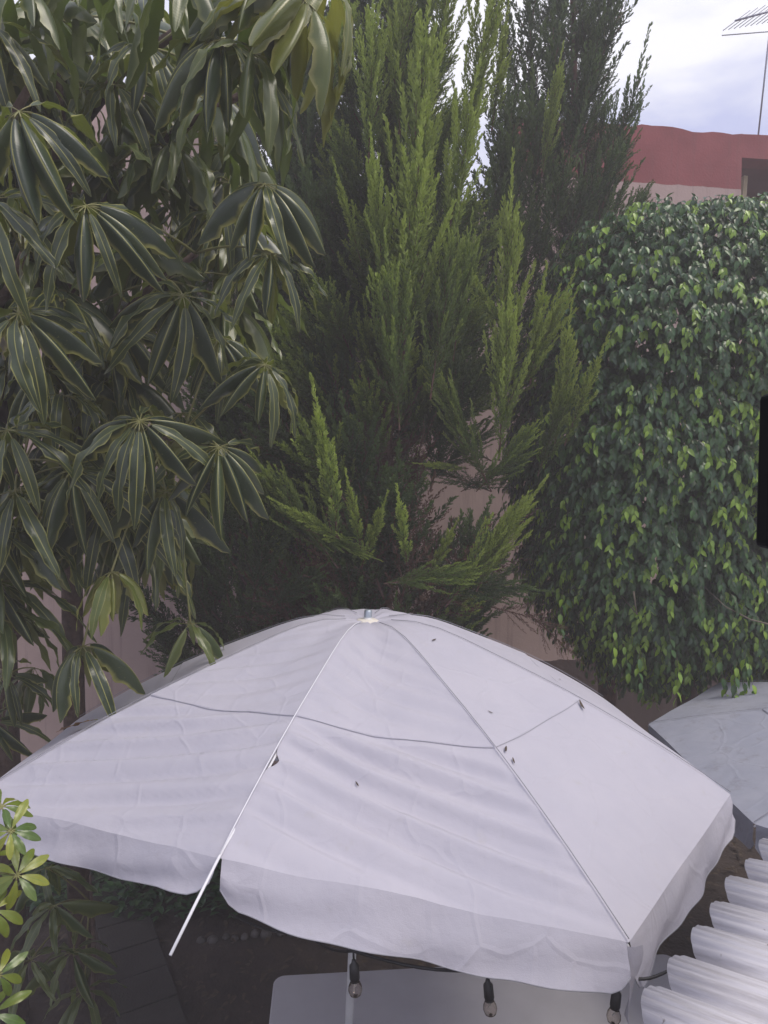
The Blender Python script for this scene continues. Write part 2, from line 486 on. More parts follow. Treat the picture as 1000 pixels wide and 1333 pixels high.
def wall_mat():
    m, nt, out = new_mat('painted_render')
    L = nt.links
    tc = N(nt, 'ShaderNodeTexCoord')
    sx = N(nt, 'ShaderNodeSeparateXYZ')
    L.new(tc.outputs['Object'], sx.inputs['Vector'])
    n1 = N(nt, 'ShaderNodeTexNoise', Scale=3.0, Detail=5)
    L.new(tc.outputs['Object'], n1.inputs['Vector'])
    # painted band edge, hand-cut and wobbly
    ad = N(nt, 'ShaderNodeMath', operation='MULTIPLY_ADD'); ad.inputs[1].default_value = 0.09
    L.new(n1.outputs['Fac'], ad.inputs[0]); L.new(sx.outputs['Z'], ad.inputs[2])
    gt = N(nt, 'ShaderNodeMath', operation='GREATER_THAN'); gt.inputs[1].default_value = BAND_Z + 0.045
    L.new(ad.outputs['Value'], gt.inputs[0])
    gx = N(nt, 'ShaderNodeMath', operation='GREATER_THAN'); gx.inputs[1].default_value = 0.25
    L.new(sx.outputs['X'], gx.inputs[0])
    an = N(nt, 'ShaderNodeMath', operation='MULTIPLY')
    L.new(gt.outputs['Value'], an.inputs[0]); L.new(gx.outputs['Value'], an.inputs[1])
    n2 = N(nt, 'ShaderNodeTexNoise', Scale=2.2, Detail=7, Roughness=0.65)
    L.new(tc.outputs['Object'], n2.inputs['Vector'])
    rp = ramp(nt, [(0.3, (0.40, 0.295, 0.28)), (0.7, (0.47, 0.35, 0.33))])
    rd = ramp(nt, [(0.3, (0.22, 0.062, 0.068)), (0.7, (0.31, 0.092, 0.098))])
    L.new(n2.outputs['Fac'], rp.inputs['Fac']); L.new(n2.outputs['Fac'], rd.inputs['Fac'])
    mx = N(nt, 'ShaderNodeMixRGB')
    L.new(an.outputs['Value'], mx.inputs['Fac']); L.new(rp.outputs['Color'], mx.inputs['Color1']); L.new(rd.outputs['Color'], mx.inputs['Color2'])
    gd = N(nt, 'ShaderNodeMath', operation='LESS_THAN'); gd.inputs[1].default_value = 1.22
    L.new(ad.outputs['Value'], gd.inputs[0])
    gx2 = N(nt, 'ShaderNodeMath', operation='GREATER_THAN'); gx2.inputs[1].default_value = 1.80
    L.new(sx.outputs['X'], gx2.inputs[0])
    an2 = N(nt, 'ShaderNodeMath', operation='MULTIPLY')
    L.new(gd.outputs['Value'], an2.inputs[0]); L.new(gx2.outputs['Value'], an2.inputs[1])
    md = N(nt, 'ShaderNodeMixRGB'); md.inputs['Color2'].default_value = (0.075, 0.052, 0.050, 1)  # dark band painted on the wall foot as the shade under the ficus
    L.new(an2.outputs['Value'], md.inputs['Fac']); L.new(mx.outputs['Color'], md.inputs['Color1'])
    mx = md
    # chips of bare plaster
    n3 = N(nt, 'ShaderNodeTexNoise', Scale=7.0, Detail=4, Roughness=0.6)
    L.new(tc.outputs['Object'], n3.inputs['Vector'])
    rc = ramp(nt, [(0.705, (0, 0, 0)), (0.715, (1, 1, 1))])
    L.new(n3.outputs['Fac'], rc.inputs['Fac'])
    mc = N(nt, 'ShaderNodeMixRGB'); mc.inputs['Color2'].default_value = (0.42, 0.36, 0.35, 1)
    L.new(rc.outputs['Color'], mc.inputs['Fac']); L.new(mx.outputs['Color'], mc.inputs['Color1'])
    mps = N(nt, 'ShaderNodeMapping'); mps.inputs['Scale'].default_value = (9, 9, 0.5)
    L.new(tc.outputs['Object'], mps.inputs['Vector'])
    n5 = N(nt, 'ShaderNodeTexNoise', Scale=1.0, Detail=6, Roughness=0.7)
    L.new(mps.outputs['Vector'], n5.inputs['Vector'])
    r5 = ramp(nt, [(0.52, (0, 0, 0)), (0.78, (0.6, 0.6, 0.6))])
    L.new(n5.outputs['Fac'], r5.inputs['Fac'])
    ms5 = N(nt, 'ShaderNodeMixRGB'); ms5.inputs['Color2'].default_value = (0.14, 0.095, 0.09, 1)
    L.new(r5.outputs['Color'], ms5.inputs['Fac']); L.new(mc.outputs['Color'], ms5.inputs['Color1'])
    mc = ms5
    b = N(nt, 'ShaderNodeBsdfPrincipled', Roughness=0.9)
    b.inputs['Specular IOR Level'].default_value = 0.2
    L.new(mc.outputs['Color'], b.inputs['Base Color'])
    n4 = N(nt, 'ShaderNodeTexNoise', Scale=38.0, Detail=6)
    L.new(tc.outputs['Object'], n4.inputs['Vector'])
    bp = N(nt, 'ShaderNodeBump', Strength=0.25, Distance=0.012)
    L.new(n4.outputs['Fac'], bp.inputs['Height']); L.new(bp.outputs['Normal'], b.inputs['Normal'])
    L.new(b.outputs['BSDF'], out.inputs['Surface'])
    return m


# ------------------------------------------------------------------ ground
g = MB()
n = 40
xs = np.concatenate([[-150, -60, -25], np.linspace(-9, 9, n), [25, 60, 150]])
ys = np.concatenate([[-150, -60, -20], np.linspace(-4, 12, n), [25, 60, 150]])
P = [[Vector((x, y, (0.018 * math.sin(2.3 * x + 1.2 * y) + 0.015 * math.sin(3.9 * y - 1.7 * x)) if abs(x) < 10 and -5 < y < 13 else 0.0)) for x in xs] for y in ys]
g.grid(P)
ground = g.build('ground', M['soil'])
tag(ground, 'dark earth of the garden bed under the parasol', None, None, 'structure')

# ------------------------------------------------------------------ back wall with red painted band
WYAW = math.radians(8.0)
W0 = Vector((0, 7.62, 0))


def wall_hit(px, py):
    """Where the line of sight through a pixel meets the back wall; returns wall coordinates (along, height)."""
    d = at(px, py, 1.0) - Vector((0, 0, CAMZ))
    nrm = Vector((-math.sin(WYAW), math.cos(WYAW), 0))
    k = (W0 - Vector((0, 0, CAMZ))).dot(nrm) / d.dot(nrm)
    p = Vector((0, 0, CAMZ)) + d * k
    q = p - W0
    return q.x * math.cos(WYAW) + q.y * math.sin(WYAW), p.z


BAND_Z = wall_hit(870, 240)[1]
WTOP = wall_hit(900, 170)[1]
ox0, oz1 = wall_hit(966, 205)
oz0 = wall_hit(980, 285)[1]
ox1 = ox0 + 0.95
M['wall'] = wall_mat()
bw = empty('garden_wall', W0, 'tall pink rendered wall with dark red band along its top behind the trees', 'wall')
bw.rotation_euler = (0, 0, WYAW)


def wall_slab(x0, x1, z0, z1, name='wall_face', rough_top=False):
    mb = MB()
    nx = max(2, int((x1 - x0) / 0.12)) if rough_top else 2
    rr = random.Random(5)
    top = []
    for i in range(nx + 1):
        x = x0 + (x1 - x0) * i / nx
        top.append((x, z1 + (rr.uniform(-0.012, 0.012) + 0.006 * math.sin(x * 3.1) + (0.03 if 2.9 < x < 3.5 else 0) if rough_top else 0)))
    F = [[Vector((x, 0, z0)) for x, z in top], [Vector((x, 0, z)) for x, z in top],
         [Vector((x, 0.25, z)) for x, z in top], [Vector((x, 0.25, z0)) for x, z in top], [Vector((x, 0, z0)) for x, z in top]]
    mb.grid(F[:])
    k = len(top)
    vs0 = [F[j][0] for j in range(4)]; vs1 = [F[j][-1] for j in range(4)]
    mb.add(vs0, [(0, 1, 2, 3)]); mb.add(vs1, [(3, 2, 1, 0)])
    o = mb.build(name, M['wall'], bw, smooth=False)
    return o


xa, xb = wall_hit(300, 400)[0], wall_hit(668, 400)[0]
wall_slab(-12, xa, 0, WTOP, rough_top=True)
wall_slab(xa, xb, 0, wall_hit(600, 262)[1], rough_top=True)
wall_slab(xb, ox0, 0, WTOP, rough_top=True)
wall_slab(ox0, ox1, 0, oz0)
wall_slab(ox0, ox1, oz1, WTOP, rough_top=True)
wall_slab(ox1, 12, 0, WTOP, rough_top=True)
mb = MB()                                                        # recess behind the opening
mb.box(((ox0 + ox1) / 2, 1.55, (oz0 + oz1) / 2), (2.6, 0.1, (oz1 - oz0) + 0.3))
mb.box(((ox0 + ox1) / 2, 0.87, oz1 + 0.12), (2.6, 1.24, 0.1))
mb.box(((ox0 + ox1) / 2, 0.87, oz0 - 0.5), (2.6, 1.24, 0.12))
mb.build('recess', basic('dark_red_recess', (0.16, 0.045, 0.05), (0.2, 0.06, 0.062), 4, 0.9), bw, smooth=False)
mb = MB()
mb.box((ox0 + 0.27, 0.35, oz0 + 0.28), (0.05, 0.05, 0.72), Matrix.Rotation(0.05, 3, 'Y'))
mb.build('opening_post', M['post_y'], bw, smooth=False)

# ------------------------------------------------------------------ rooftop aerial
mast_x = wall_hit(996, 170)[0]
mast = W0 + Vector((mast_x * math.cos(WYAW), mast_x * math.sin(WYAW), 0)) + Vector((-0.02, 0.125, WTOP))
aer = empty('tv_antenna', mast, 'thin metal television aerial on a mast above the red wall', 'antenna')
Ym = mast.y
mtop = at(1003, -30, Ym).z - mast.z
mb = MB(); mb.tube([(0, 0, -0.05), (0.16, 0, mtop)], 0.010, 8); mb.build('mast', M['antenna'], aer)
b0, b1 = at(957, 27, Ym) - mast, at(1030, 7, Ym) - mast
mb = MB(); mb.tube([b0, b1], 0.011, 6); mb.build('boom', M['antenna'], aer)
for k in range(9):
    c = b0.lerp(b1, 0.03 + k / 8.5)
    h = 0.25 + 0.02 * k
    dv = Vector((0.75, 0.25, 0.62)).normalized() * h
    mb = MB(); mb.tube([c - dv, c + dv], 0.0045, 5); mb.build('element', M['antenna'], aer)
mb = MB(); mb.tube([at(940, 46, Ym) - mast, at(1040, 38, Ym) - mast], 0.006, 5); mb.build('reflector', M['antenna'], aer)

# ------------------------------------------------------------------ parasols
def make_parasol(loc, tilt, cfg):
    """Octagonal garden parasol; local origin on the pole axis at rim height z=0."""
    R, S, PW, AZ = cfg['R'], cfg['S'], cfg['PW'], cfg['az']
    cloth = cfg['cloth']
    seed = cfg['seed']
    root = empty(cfg['name'], loc, cfg['label'], 'parasol')
    root.rotation_euler = tilt
    tipr = [R] * 8
    for k, v in cfg.get('slip', {}).items(): tipr[k] = R * v

    def ang(i): return AZ + (i - 2.5) * PI / 4

    def ribp(i, r, dz=0.0):
        a = ang(i)
        z = S * (1 - (r / R) ** PW)
        z -= cfg.get('drop', {}).get(i % 8, 0) * (r / R) ** 1.2
        z += cfg.get('crown', 0) * (math.exp(-((r - 0.30) / 0.22) ** 2) - 1.15 * math.exp(-(r / 0.13) ** 2))             # the cloth dips round the hub
        return Vector((math.sin(a) * r, -math.cos(a) * r, z + dz))

    def cloth_pt(i, u, t, lift=0.0):
        j = (i + 1) % 8
        p = ribp(i, u * tipr[i]).lerp(ribp(j, u * tipr[j]), t)
        e = math.sin(PI * t)
        p.z -= cfg['sag'].get(i, 0.018) * e * (0.04 * u + 2.6 * max(0, u - 0.1) * (1 - u))
        w = cfg['wrinkle'].get(i)
        if w:
            amp, k, sk, ph = w
            q = u + sk * (t - 0.5) + 0.005 * math.sin(5 * t + ph) + 0.004 * math.sin(9 * u + 3 * t)
            env = (e ** 0.45) * min(1, max(0, (u - 0.12) / 0.4)) * (1 - 0.97 * math.exp(-((u - 0.605) / 0.035) ** 2)) * (0.42 if u < 0.6 else 1.0) * min(1, 0.2 + 8 * (1 - u))
            sh = lambda a: 2 * (0.5 + 0.5 * math.sin(a)) ** 1.8 - 0.8
            p.z += amp * env * (0.8 * math.sin(k * q + ph) + 0.55 * sh(2.2 * k * q + 1.3 * ph + 1.5 * t) * (0.6 + 0.4 * math.sin(4 * t + 3 * q)) + 0.22 * math.sin(4.6 * k * q + 2.1 * ph - 2 * t) * (0.5 + 0.5 * math.sin(6 * t - 5 * q + ph)))
        p.z += 0.0035 * math.sin(9 * t + 5 * u + seed + i) * e
        p.z += lift
        return p

    RING = 0.60
    for i in range(8):
        slip = cfg['wrinkle'].get(i) is not None
        nt_, nu = (40, 60) if slip else (18, 16)
        mb = MB()
        us = [0.022 + (RING + 0.012 - 0.022) * k / nu for k in range(nu + 1)]
        mb.grid([[cloth_pt(i, u, t / nt_, 0.0035 + (0.001 * (1 + math.sin(17 * t / nt_ + i)) if k == nu else 0)) for t in range(nt_ + 1)] for k, u in enumerate(us)])
        mb.grid([[cloth_pt(i, us[-1], t / nt_, 0.0035 + 0.001 * (1 + math.sin(17 * t / nt_ + i))) for t in range(nt_ + 1)],
                 [cloth_pt(i, us[-1] + 0.003, t / nt_, 0.001) for t in range(nt_ + 1)]])
        up_ = mb.build('upper_panel', cloth, root)
        mb = MB()
        mb.tube([cloth_pt(i, us[-1] + 0.0025, 0.01 + 0.98 * t / nt_, 0.003) for t in range(nt_ + 1)], 0.0008, 5)  # dark tube stands in for the shadow line under the ring overlap
        mb.build('hem', M['cloth_hem'], up_)
        us2 = [RING - 0.01 + (1 - RING + 0.01) * k / nu for k in range(nu + 1)]
        mb = MB()
        hole = cfg.get('hole') == i

        def pt(k, t):
            u = us2[k]; tt = t / nt_
            if hole:                                        # the cloth gapes beside the rib
                f = math.exp(-((u - 0.755) / 0.016) ** 2) * max(0, 1 - tt / 0.12)
                return cloth_pt(i, u, min(1, tt + 0.03 * f if t > 0 else 0.028 * f), -0.012 * f)
            return cloth_pt(i, u, tt)
        mb.grid([[pt(k, t) for t in range(nt_ + 1)] for k in range(nu + 1)])
        mb.build('lower_panel', cloth, root)
        # hanging flap
        H = cfg['flap'] * cfg.get('flap_scale', {}).get(i, 1.0)
        nv, nf = 8, 40
        mid = (ang(i) + ang(i + 1)) / 2
        outv = Vector((math.sin(mid), -math.cos(mid), 0))
        fr = random.Random(seed * 31 + i)
        ph = fr.uniform(0, 6)
        P = []
        for v in range(nv + 1):
            row = []
            for t in range(nf + 1):
                tt = 0.006 + 0.988 * t / nf
                c = min(tt, 1 - tt)
                h = H * (0.45 + 0.55 * min(1, c / 0.045) ** 0.5) * (1 + 0.10 * math.sin(PI * tt) + 0.04 * math.sin(7 * tt + ph))
                vv = v / nv
                p = cloth_pt(i, 1.0, tt)
                tl = cfg['flap_out'].get(i, 0.05)
                wob = 0.006 * vv * (math.sin(13 * tt + ph) + 0.7 * math.sin(29 * tt + 2 * ph)) + 0.006 * math.sin(6 * vv + 11 * tt + ph) * vv
                p = p + Vector((0, 0, -h * vv)) + outv * (tl * h * vv * 2 + 0.003 * math.sin(PI * min(1, vv * 1.2)) + wob)
                row.append(p)
            P.append(row)
        mb = MB(); mb.grid(P)
        fl = mb.build('valance', cloth, root)
        mb = MB()
        mb.tube([p + Vector((0, 0, -0.001)) for p in P[-1]], 0.0019, 5)
        mb.build('hem', M['cloth_hem'], fl)
        # seam along the rib
        mb = MB()
        rt = tipr[i]
        mb.tube([ribp(i, rt * k / 14, 0.010) for k in range(1, 15)], 0.0021 if i == cfg.get('bare') else 0.0014, 6)
        mb.build('seam', M['piping'] if i == cfg.get('bare') else M['cloth_hem'], root)
        mb = MB()
        rr0 = [0.05 + (R - 0.05) * k / 12 for k in range(13)]
        dz = 0.006 if i == cfg.get('bare') else -0.012
        pts = [ribp(i, r, -0.012 if r < tipr[i] - 0.02 else dz) for r in rr0]
        mb.tube(pts, 0.0042, 7)
        mb.build('rib', M['rod'], root)
        mb = MB(); mb.tube([(0, 0, S - 0.55), ribp(i, 0.62 * R, -0.03)], 0.006, 6); mb.build('strut', M['rod'], root)
    mb = MB(); mb.lathe([(0.0, -0.006), (0.050, -0.008), (0.055, 0.0), (0.040, 0.008), (0.02, 0.010), (0, 0.010)], (0, 0, S - 0.001 - 0.75 * cfg.get('crown', 0)), 24)
    mb.build('top_cap', M['cap'], root)
    mb = MB(); mb.lathe([(0.017, 0), (0.017, 0.042), (0.014, 0.046), (0, 0.046)], (0, 0, S - 0.6 * cfg.get('crown', 0)), 18)
    mb.build('finial', M['steel'], root)
    mb = MB(); mb.tube([(0, 0, -loc[2] + 0.02), (0, 0, S)], 0.019, 14); mb.build('pole', M['pole'], root)
    mb = MB(); mb.lathe([(0.024, -0.06), (0.04, -0.05), (0.04, 0.03), (0.024, 0.05)], (0, 0, S - 0.56), 16); mb.build('runner', M['black'], root)
    mb = MB(); mb.lathe([(0.0, 0.09), (0.03, 0.09), (0.035, 0.06), (0.2, 0.045), (0.23, 0.02), (0.23, 0.0), (0, 0)], (0, 0, -loc[2] + 0.012), 26)
    mb.build('base', M['stone'], root)
    return root, ribp, cloth_pt


M['cloth_hem'] = basic('canvas_hem', (0.27, 0.27, 0.31), rough=0.85)
RIM_Z = CAMZ - 1.165
TX = -0.0474
par_loc = Vector((-0.097 + 0.54 * 0.0, 3.026, RIM_Z))
cfg = dict(R=1.5, S=0.541, PW=1.6, az=0.114, cloth=M['cloth'], seed=3, name='patio_parasol',
           label='large white octagonal parasol open over the table, one rod poking through its front edge',
           slip={2: 0.85}, drop={0: 0.13, 7: 0.05}, crown=0.022, bare=2, hole=2, flap=0.15, flap_scale={1: 0.60, 0: 0.7, 2: 0.74, 3: 0.9},
           sag={1: 0.03, 2: 0.045, 3: 0.02, 0: 0.07},
           wrinkle={1: (0.0190, 78, 0.19, 0.6), 2: (0.0230, 74, -0.17, 2.0), 0: (0.004, 50, 0.1, 1.0)},
           flap_out={1: 0.22, 2: 0.26, 3: 0.08})
parasol, ribp, cloth_pt = make_parasol(par_loc, (0, math.atan(-TX), 0), cfg)
PW_ = Matrix.Translation(par_loc) @ Matrix.Rotation(math.atan(-TX), 4, 'Y')
# the twisted end of the front corner flap, hanging by itself
mb = MB()
tip = ribp(3, 1.5)
P = []
for k in range(9):
    v = k / 8
    w = 0.022 * (1 - 0.35 * v) * (1 + 0.25 * math.sin(7 * v))
    c = tip + Vector((0.012 + 0.006 * math.sin(5 * v), -0.004, -0.005 - 0.20 * v))
    d = Vector((math.cos(1.6 * v), math.sin(1.6 * v), 0.15))
    P.append([c - d * w, c + Vector((0, -0.006, 0)), c + d * w])
mb.grid(P); mb.build('loose_corner', M['cloth'], parasol)

loc2 = Vector((2.92, 3.36, 1.86))
cfg2 = dict(R=1.5, S=0.31, PW=1.5, az=math.radians(0), cloth=M['cloth_old'], seed=8, name='patio_parasol',
            label='smaller looking grey weathered parasol under the ficus at the right edge', sag={}, wrinkle={}, flap=0.14,
            flap_out={k: -0.03 for k in range(8)})
parasol2, ribp2, cloth_pt2 = make_parasol(loc2, (0, 0, 0), cfg2)
parasol2['label'] = 'grey weathered parasol partly hidden behind the white one, under the hanging ficus leaves'

# bits of leaf litter lying on the white parasol
def litter(i, u, t, L, rot, label, curl=0.3):
    p = PW_ @ cloth_pt(i, u, t, 0.006)
    e = 0.01
    a = (PW_ @ cloth_pt(i, u + e, t)) - (PW_ @ cloth_pt(i, u - e, t))
    b = (PW_ @ cloth_pt(i, u, t + e)) - (PW_ @ cloth_pt(i, u, t - e))
    nrm = a.cross(b).normalized()
    if nrm.z < 0: nrm = -nrm
    mb = MB()
    P = []
    for k in range(7):
        s = k / 6
        w = L * 0.12 * math.sin(PI * min(1, s * 0.94 + 0.03)) ** 0.8
        z = L * curl * (s - 0.5) ** 2
        P.append([Vector((L * (s - 0.5), -w, z + w * 0.5)), Vector((L * (s - 0.5), 0, z)), Vector((L * (s - 0.5), w, z + w * 0.5))])
    mb.grid(P)
    o = mb.build('fallen_leaf', M['dry'])
    q = nrm.to_track_quat('Z', 'Y').to_matrix().to_4x4()
    o.matrix_world = Matrix.Translation(p) @ q @ Matrix.Rotation(rot, 4, 'Z')
    tag(o, label, 'leaf', 'dry leaves fallen on the white parasol')


litter(3, 0.63, 0.93, 0.055, 0.9, 'largest curled dry leaf on the right seam of the white parasol', 0.5)
litter(3, 0.63, 0.06, 0.036, 0.3, 'upper of two small dry leaves lying where the front right seams meet')
litter(3, 0.66, 0.05, 0.030, 0.6, 'lower of two small dry leaves lying where the front right seams meet')
litter(3, 0.53, 0.20, 0.022, 1.9, 'small dark leaf scrap on the upper right panel, above the seam crossing')
litter(3, 0.25, 0.55, 0.030, 0.2, 'dry leaf sliver high on the canopy right of the hub')
litter(2, 0.76, 0.33, 0.020, 2.2, 'tiny brown scrap on the wrinkled front panel of the white parasol')
litter(4, 0.66, 0.55, 0.030, 2.6, 'dry leaf sliver on the far right panel of the white parasol')

# ------------------------------------------------------------------ table
TZ = 0.72
c0, c1 = at_z(357, 1270, TZ), at_z(874, 1241, TZ)
ex = (c1 - c0); TW = ex.length; ex.normalize()
ey = Vector((ex.y, -ex.x, 0))
TD = 0.76
tb = empty('folding_table', (c0 + c1) / 2 + ey * TD / 2 - Vector((0, 0, TZ)), 'pale plastic folding table with rounded corners under the white parasol', 'table')
tb.rotation_euler = (0, 0, math.atan2(ex.y, ex.x))
mb = MB()
out_ = []
rc = 0.055
for cx, cy, a0 in ((TW / 2 - rc, TD / 2 - rc, 0), (-TW / 2 + rc, TD / 2 - rc, 90), (-TW / 2 + rc, -TD / 2 + rc, 180), (TW / 2 - rc, -TD / 2 + rc, 270)):
    for k in range(9):
        a = math.radians(a0 + 90 * k / 8)
        out_.append((cx + rc * math.cos(a), cy + rc * math.sin(a), cx, cy))
rings = []
for ins, z in ((0.004, TZ - 0.045), (0.0, TZ - 0.04), (0.0, TZ - 0.006), (0.002, TZ - 0.002), (0.006, TZ)):
    rings.append([Vector((x - ins * (1 if x > 0 else -1), y - ins * (1 if y > 0 else -1), z)) for x, y, _, _ in out_])
nv = len(out_)
vs = [p for r in rings for p in r]
fs = [(i * nv + k, i * nv + (k + 1) % nv, (i + 1) * nv + (k + 1) % nv, (i + 1) * nv + k) for i in range(4) for k in range(nv)]
fs += [tuple(range(4 * nv, 5 * nv)), tuple(range(nv - 1, -1, -1))]
mb.add(vs, fs)
mb.build('tabletop', M['plastic'], tb, smooth=False)
for sx_ in (-1, 1):
    mb = MB()
    mb.tube([(sx_ * (TW / 2 - 0.22), -TD / 2 + 0.1, 0.03), (sx_ * (TW / 2 - 0.28), -TD / 2 + 0.1, TZ - 0.05), (sx_ * (TW / 2 - 0.28), TD / 2 - 0.1, TZ - 0.05), (sx_ * (TW / 2 - 0.22), TD / 2 - 0.1, 0.03)], 0.013, 8)
    mb.tube([(sx_ * (TW / 2 - 0.235), -TD / 2 + 0.1, 0.2), (sx_ * (TW / 2 - 0.235), TD / 2 - 0.1, 0.2)], 0.011, 8)
    mb.build('leg', M['pole'], tb)

# ------------------------------------------------------------------ string of bulbs under the front edge
YB = 1.72
bul = [(460, 1238, 0.030, 'clear bulb nearest the parasol pole'), (634, 1264, 0.028, 'clear bulb'), (806, 1268, 0.045, 'clear bulb under the corner')]
sl = empty('string_light', at(632, 1262, YB), 'black cable of clear light bulbs hanging under the front hem of the white parasol', 'string lights')
o0 = sl.location.copy()
cab = [at(300, 1190, YB + 0.45), at(400, 1216, YB + 0.2)] + [at(px, py, YB) for px, py, _, _ in bul] + [at(870, 1264, YB + 0.02), at(960, 1275, YB - 0.1)]
pts = []
for a, b in zip(cab[:-1], cab[1:]):
    for k in range(8):
        s = k / 8
        pts.append(a.lerp(b, s) - o0 - Vector((0, 0, 0.018 * math.sin(PI * s))))
pts.append(cab[-1] - o0)
mb = MB(); mb.tube(pts, 0.0042, 6); mb.build('cable', M['black'], sl)
m, nt, out = new_mat('clear_glass')
gl = N(nt, 'ShaderNodeBsdfGlass', Roughness=0.02, IOR=1.45)
gl.inputs['Color'].default_value = (0.92, 0.9, 0.88, 1)
nt.links.new(gl.outputs['BSDF'], out.inputs['Surface'])
M['glass'] = m
for px, py, drop, _ in bul:
    p = at(px, py, YB) - o0
    tl = random.Random(px).uniform(-0.12, 0.12)
    R3 = Matrix.Rotation(tl, 3, 'Y') @ Matrix.Scale(0.86, 3)
    mb = MB()
    mb.tube([p, p + R3 @ Vector((0, 0, -drop))], 0.003, 6)
    c = p + R3 @ Vector((0, 0, -drop))
    mb.lathe([(0.0, 0.004), (0.006, 0.002), (0.008, -0.008), (0.0145, -0.016), (0.0155, -0.055), (0.013, -0.062), (0, -0.062)], c, 16, rot=R3)
    sk = mb.build('socket', M['black'], sl)
    mb = MB()
    c2 = c + R3 @ Vector((0, 0, -0.060))
    mb.lathe([(0.012, 0.0), (0.013, -0.006), (0.019, -0.020), (0.0205, -0.031), (0.017, -0.043), (0.009, -0.050), (0, -0.052)], c2, 20, rot=R3)
    bulb = mb.build('bulb', M['glass'], sk)
    sm = bulb.modifiers.new('shell', 'SOLIDIFY'); sm.thickness = 0.0009
    mb.f = []; mb.v = []; mb.m = []; mb.uv = []
    mb.tube([c2, c2 + R3 @ Vector((0.004, 0, -0.018)), c2 + R3 @ Vector((-0.004, 0, -0.026)), c2 + R3 @ Vector((0.002, 0, -0.008))], 0.0012, 5)
    mb.build('filament', M['pole'], sk)

# ------------------------------------------------------------------ corrugated awning
AZT = 2.38
a0, a1 = at_z(838, 1308, AZT), at_z(968, 1132, AZT)
ed = (a1 - a0).normalized()
rd = Vector((ed.y, -ed.x, 0))                                # along the corrugations, towards the house
PITCHC = (a1 - a0).length / 5.0
aw = empty('corrugated_awning', (a0.x, a0.y, AZT), 'white corrugated plastic awning roof in the bottom right corner', 'awning')
aw.rotation_euler = (0, 0, math.atan2(ed.y, ed.x))           # local x runs along the edge, local -y to the house


def sheet(i0, i1, y0, y1, z, name):
    mb = MB()
    per = 30
    nx = (i1 - i0) * per
    rows = []
    ny = 8
    wr = random.Random(i0 * 7 + int(y0 * 100))
    jit = {k: wr.uniform(-0.006, 0.006) for k in range(i0 - 1, i1 + 2)}
    for j in range(ny + 1):
        row = []
        for i in range(nx + 1):
            x = i0 + i / per
            f = x - math.floor(x)
            h = 0.023 * math.sin(PI * f) ** 0.75
            h += 0.0015 * math.cos(2 * PI * f * 6)
            cut = (jit[math.floor(x)] - 0.030 * (1 - math.sin(PI * f) ** 0.8)) if j == 0 else 0
            yy = y0 + (y1 - y0) * j / ny
            row.append(Vector(((x - 0.5) * PITCHC, -(yy - cut), z + h + 0.13 * (yy - y0) + 0.002 * math.sin(3 * x))))
        rows.append(row)
    mb.grid(rows)
    o = mb.build(name, M['sheet'], aw)
    s = o.modifiers.new('thickness', 'SOLIDIFY')
    s.thickness = 0.0025
    return o


sheet(-4, 14, 0.0, 1.25, 0.0, 'roof_sheet')
sheet(-4, 1, 0.33, 1.3, 0.041, 'roof_sheet')
mb = MB(); mb.box((4.5 * PITCHC, -0.22, -0.035), (18 * PITCHC, 0.05, 0.06)); mb.build('purlin', M['wood'], aw, smooth=False)
mb = MB(); mb.box((4.5 * PITCHC, -1.1, 0.09), (18 * PITCHC, 0.05, 0.06)); mb.build('purlin', M['wood'], aw, smooth=False)
for x in (-3 * PITCHC, 5 * PITCHC, 13 * PITCHC):
    mb = MB(); mb.box((x, -1.1, -AZT / 2), (0.06, 0.06, AZT - 0.01)); mb.build('post', M['wood'], aw, smooth=False)
    mb = MB(); mb.box((x, -0.65, 0.01), (0.05, 0.92, 0.04), Matrix.Rotation(-0.13, 3, 'X')); mb.build('rafter', M['wood'], aw, smooth=False)

# ------------------------------------------------------------------ black window latch beside the camera
wf = empty('window_sash', (0.181, 0.30, CAMZ), 'black window latch at the right edge of the view, close to the camera', 'window')
mb = MB(); mb.box((0.018, 0, 0), (0.028, 0.03, 1.0)); mb.build('stile', M['black_metal'], wf, smooth=False)
zt, zb = at(990, 512, 0.30).z - CAMZ, at(990, 714, 0.30).z - CAMZ
xl = at(994, 610, 0.30).x - 0.181
mb = MB()
mb.box(((xl - 0.002) / 2, 0, (zt + zb) / 2), (-xl - 0.002, 0.012, zt - zb))
o = mb.build('latch', M['black_metal'], wf, smooth=False)
bv = o.modifiers.new('edge', 'BEVEL'); bv.width = 0.0025; bv.segments = 3

# ------------------------------------------------------------------ conifers
def kites(base, direc, length, width, age, rnd):
    """Arrays for many kite-shaped scale sprigs."""
    n = len(base)
    d = direc / np.maximum(1e-9, np.linalg.norm(direc, axis=1, keepdims=True))
    r = RNG.normal(size=(n, 3))
    s = np.cross(d, r); s /= np.maximum(1e-9, np.linalg.norm(s, axis=1, keepdims=True))
    L = length[:, None]; W = width[:, None]
    V = np.stack([base, base + d * L * 0.45 + s * W * 0.5, base + d * L, base + d * L * 0.45 - s * W * 0.5], axis=1).reshape(-1, 3)
    F = np.arange(4 * n).reshape(n, 4)
    uv = np.stack([np.repeat(age, 4), np.repeat(rnd, 4)], axis=1)
    return V, F, uv


def perp(d):
    r = RNG.normal(size=d.shape)
    s = np.cross(d, r)
    return s / np.linalg.norm(s, axis=1, keepdims=True)


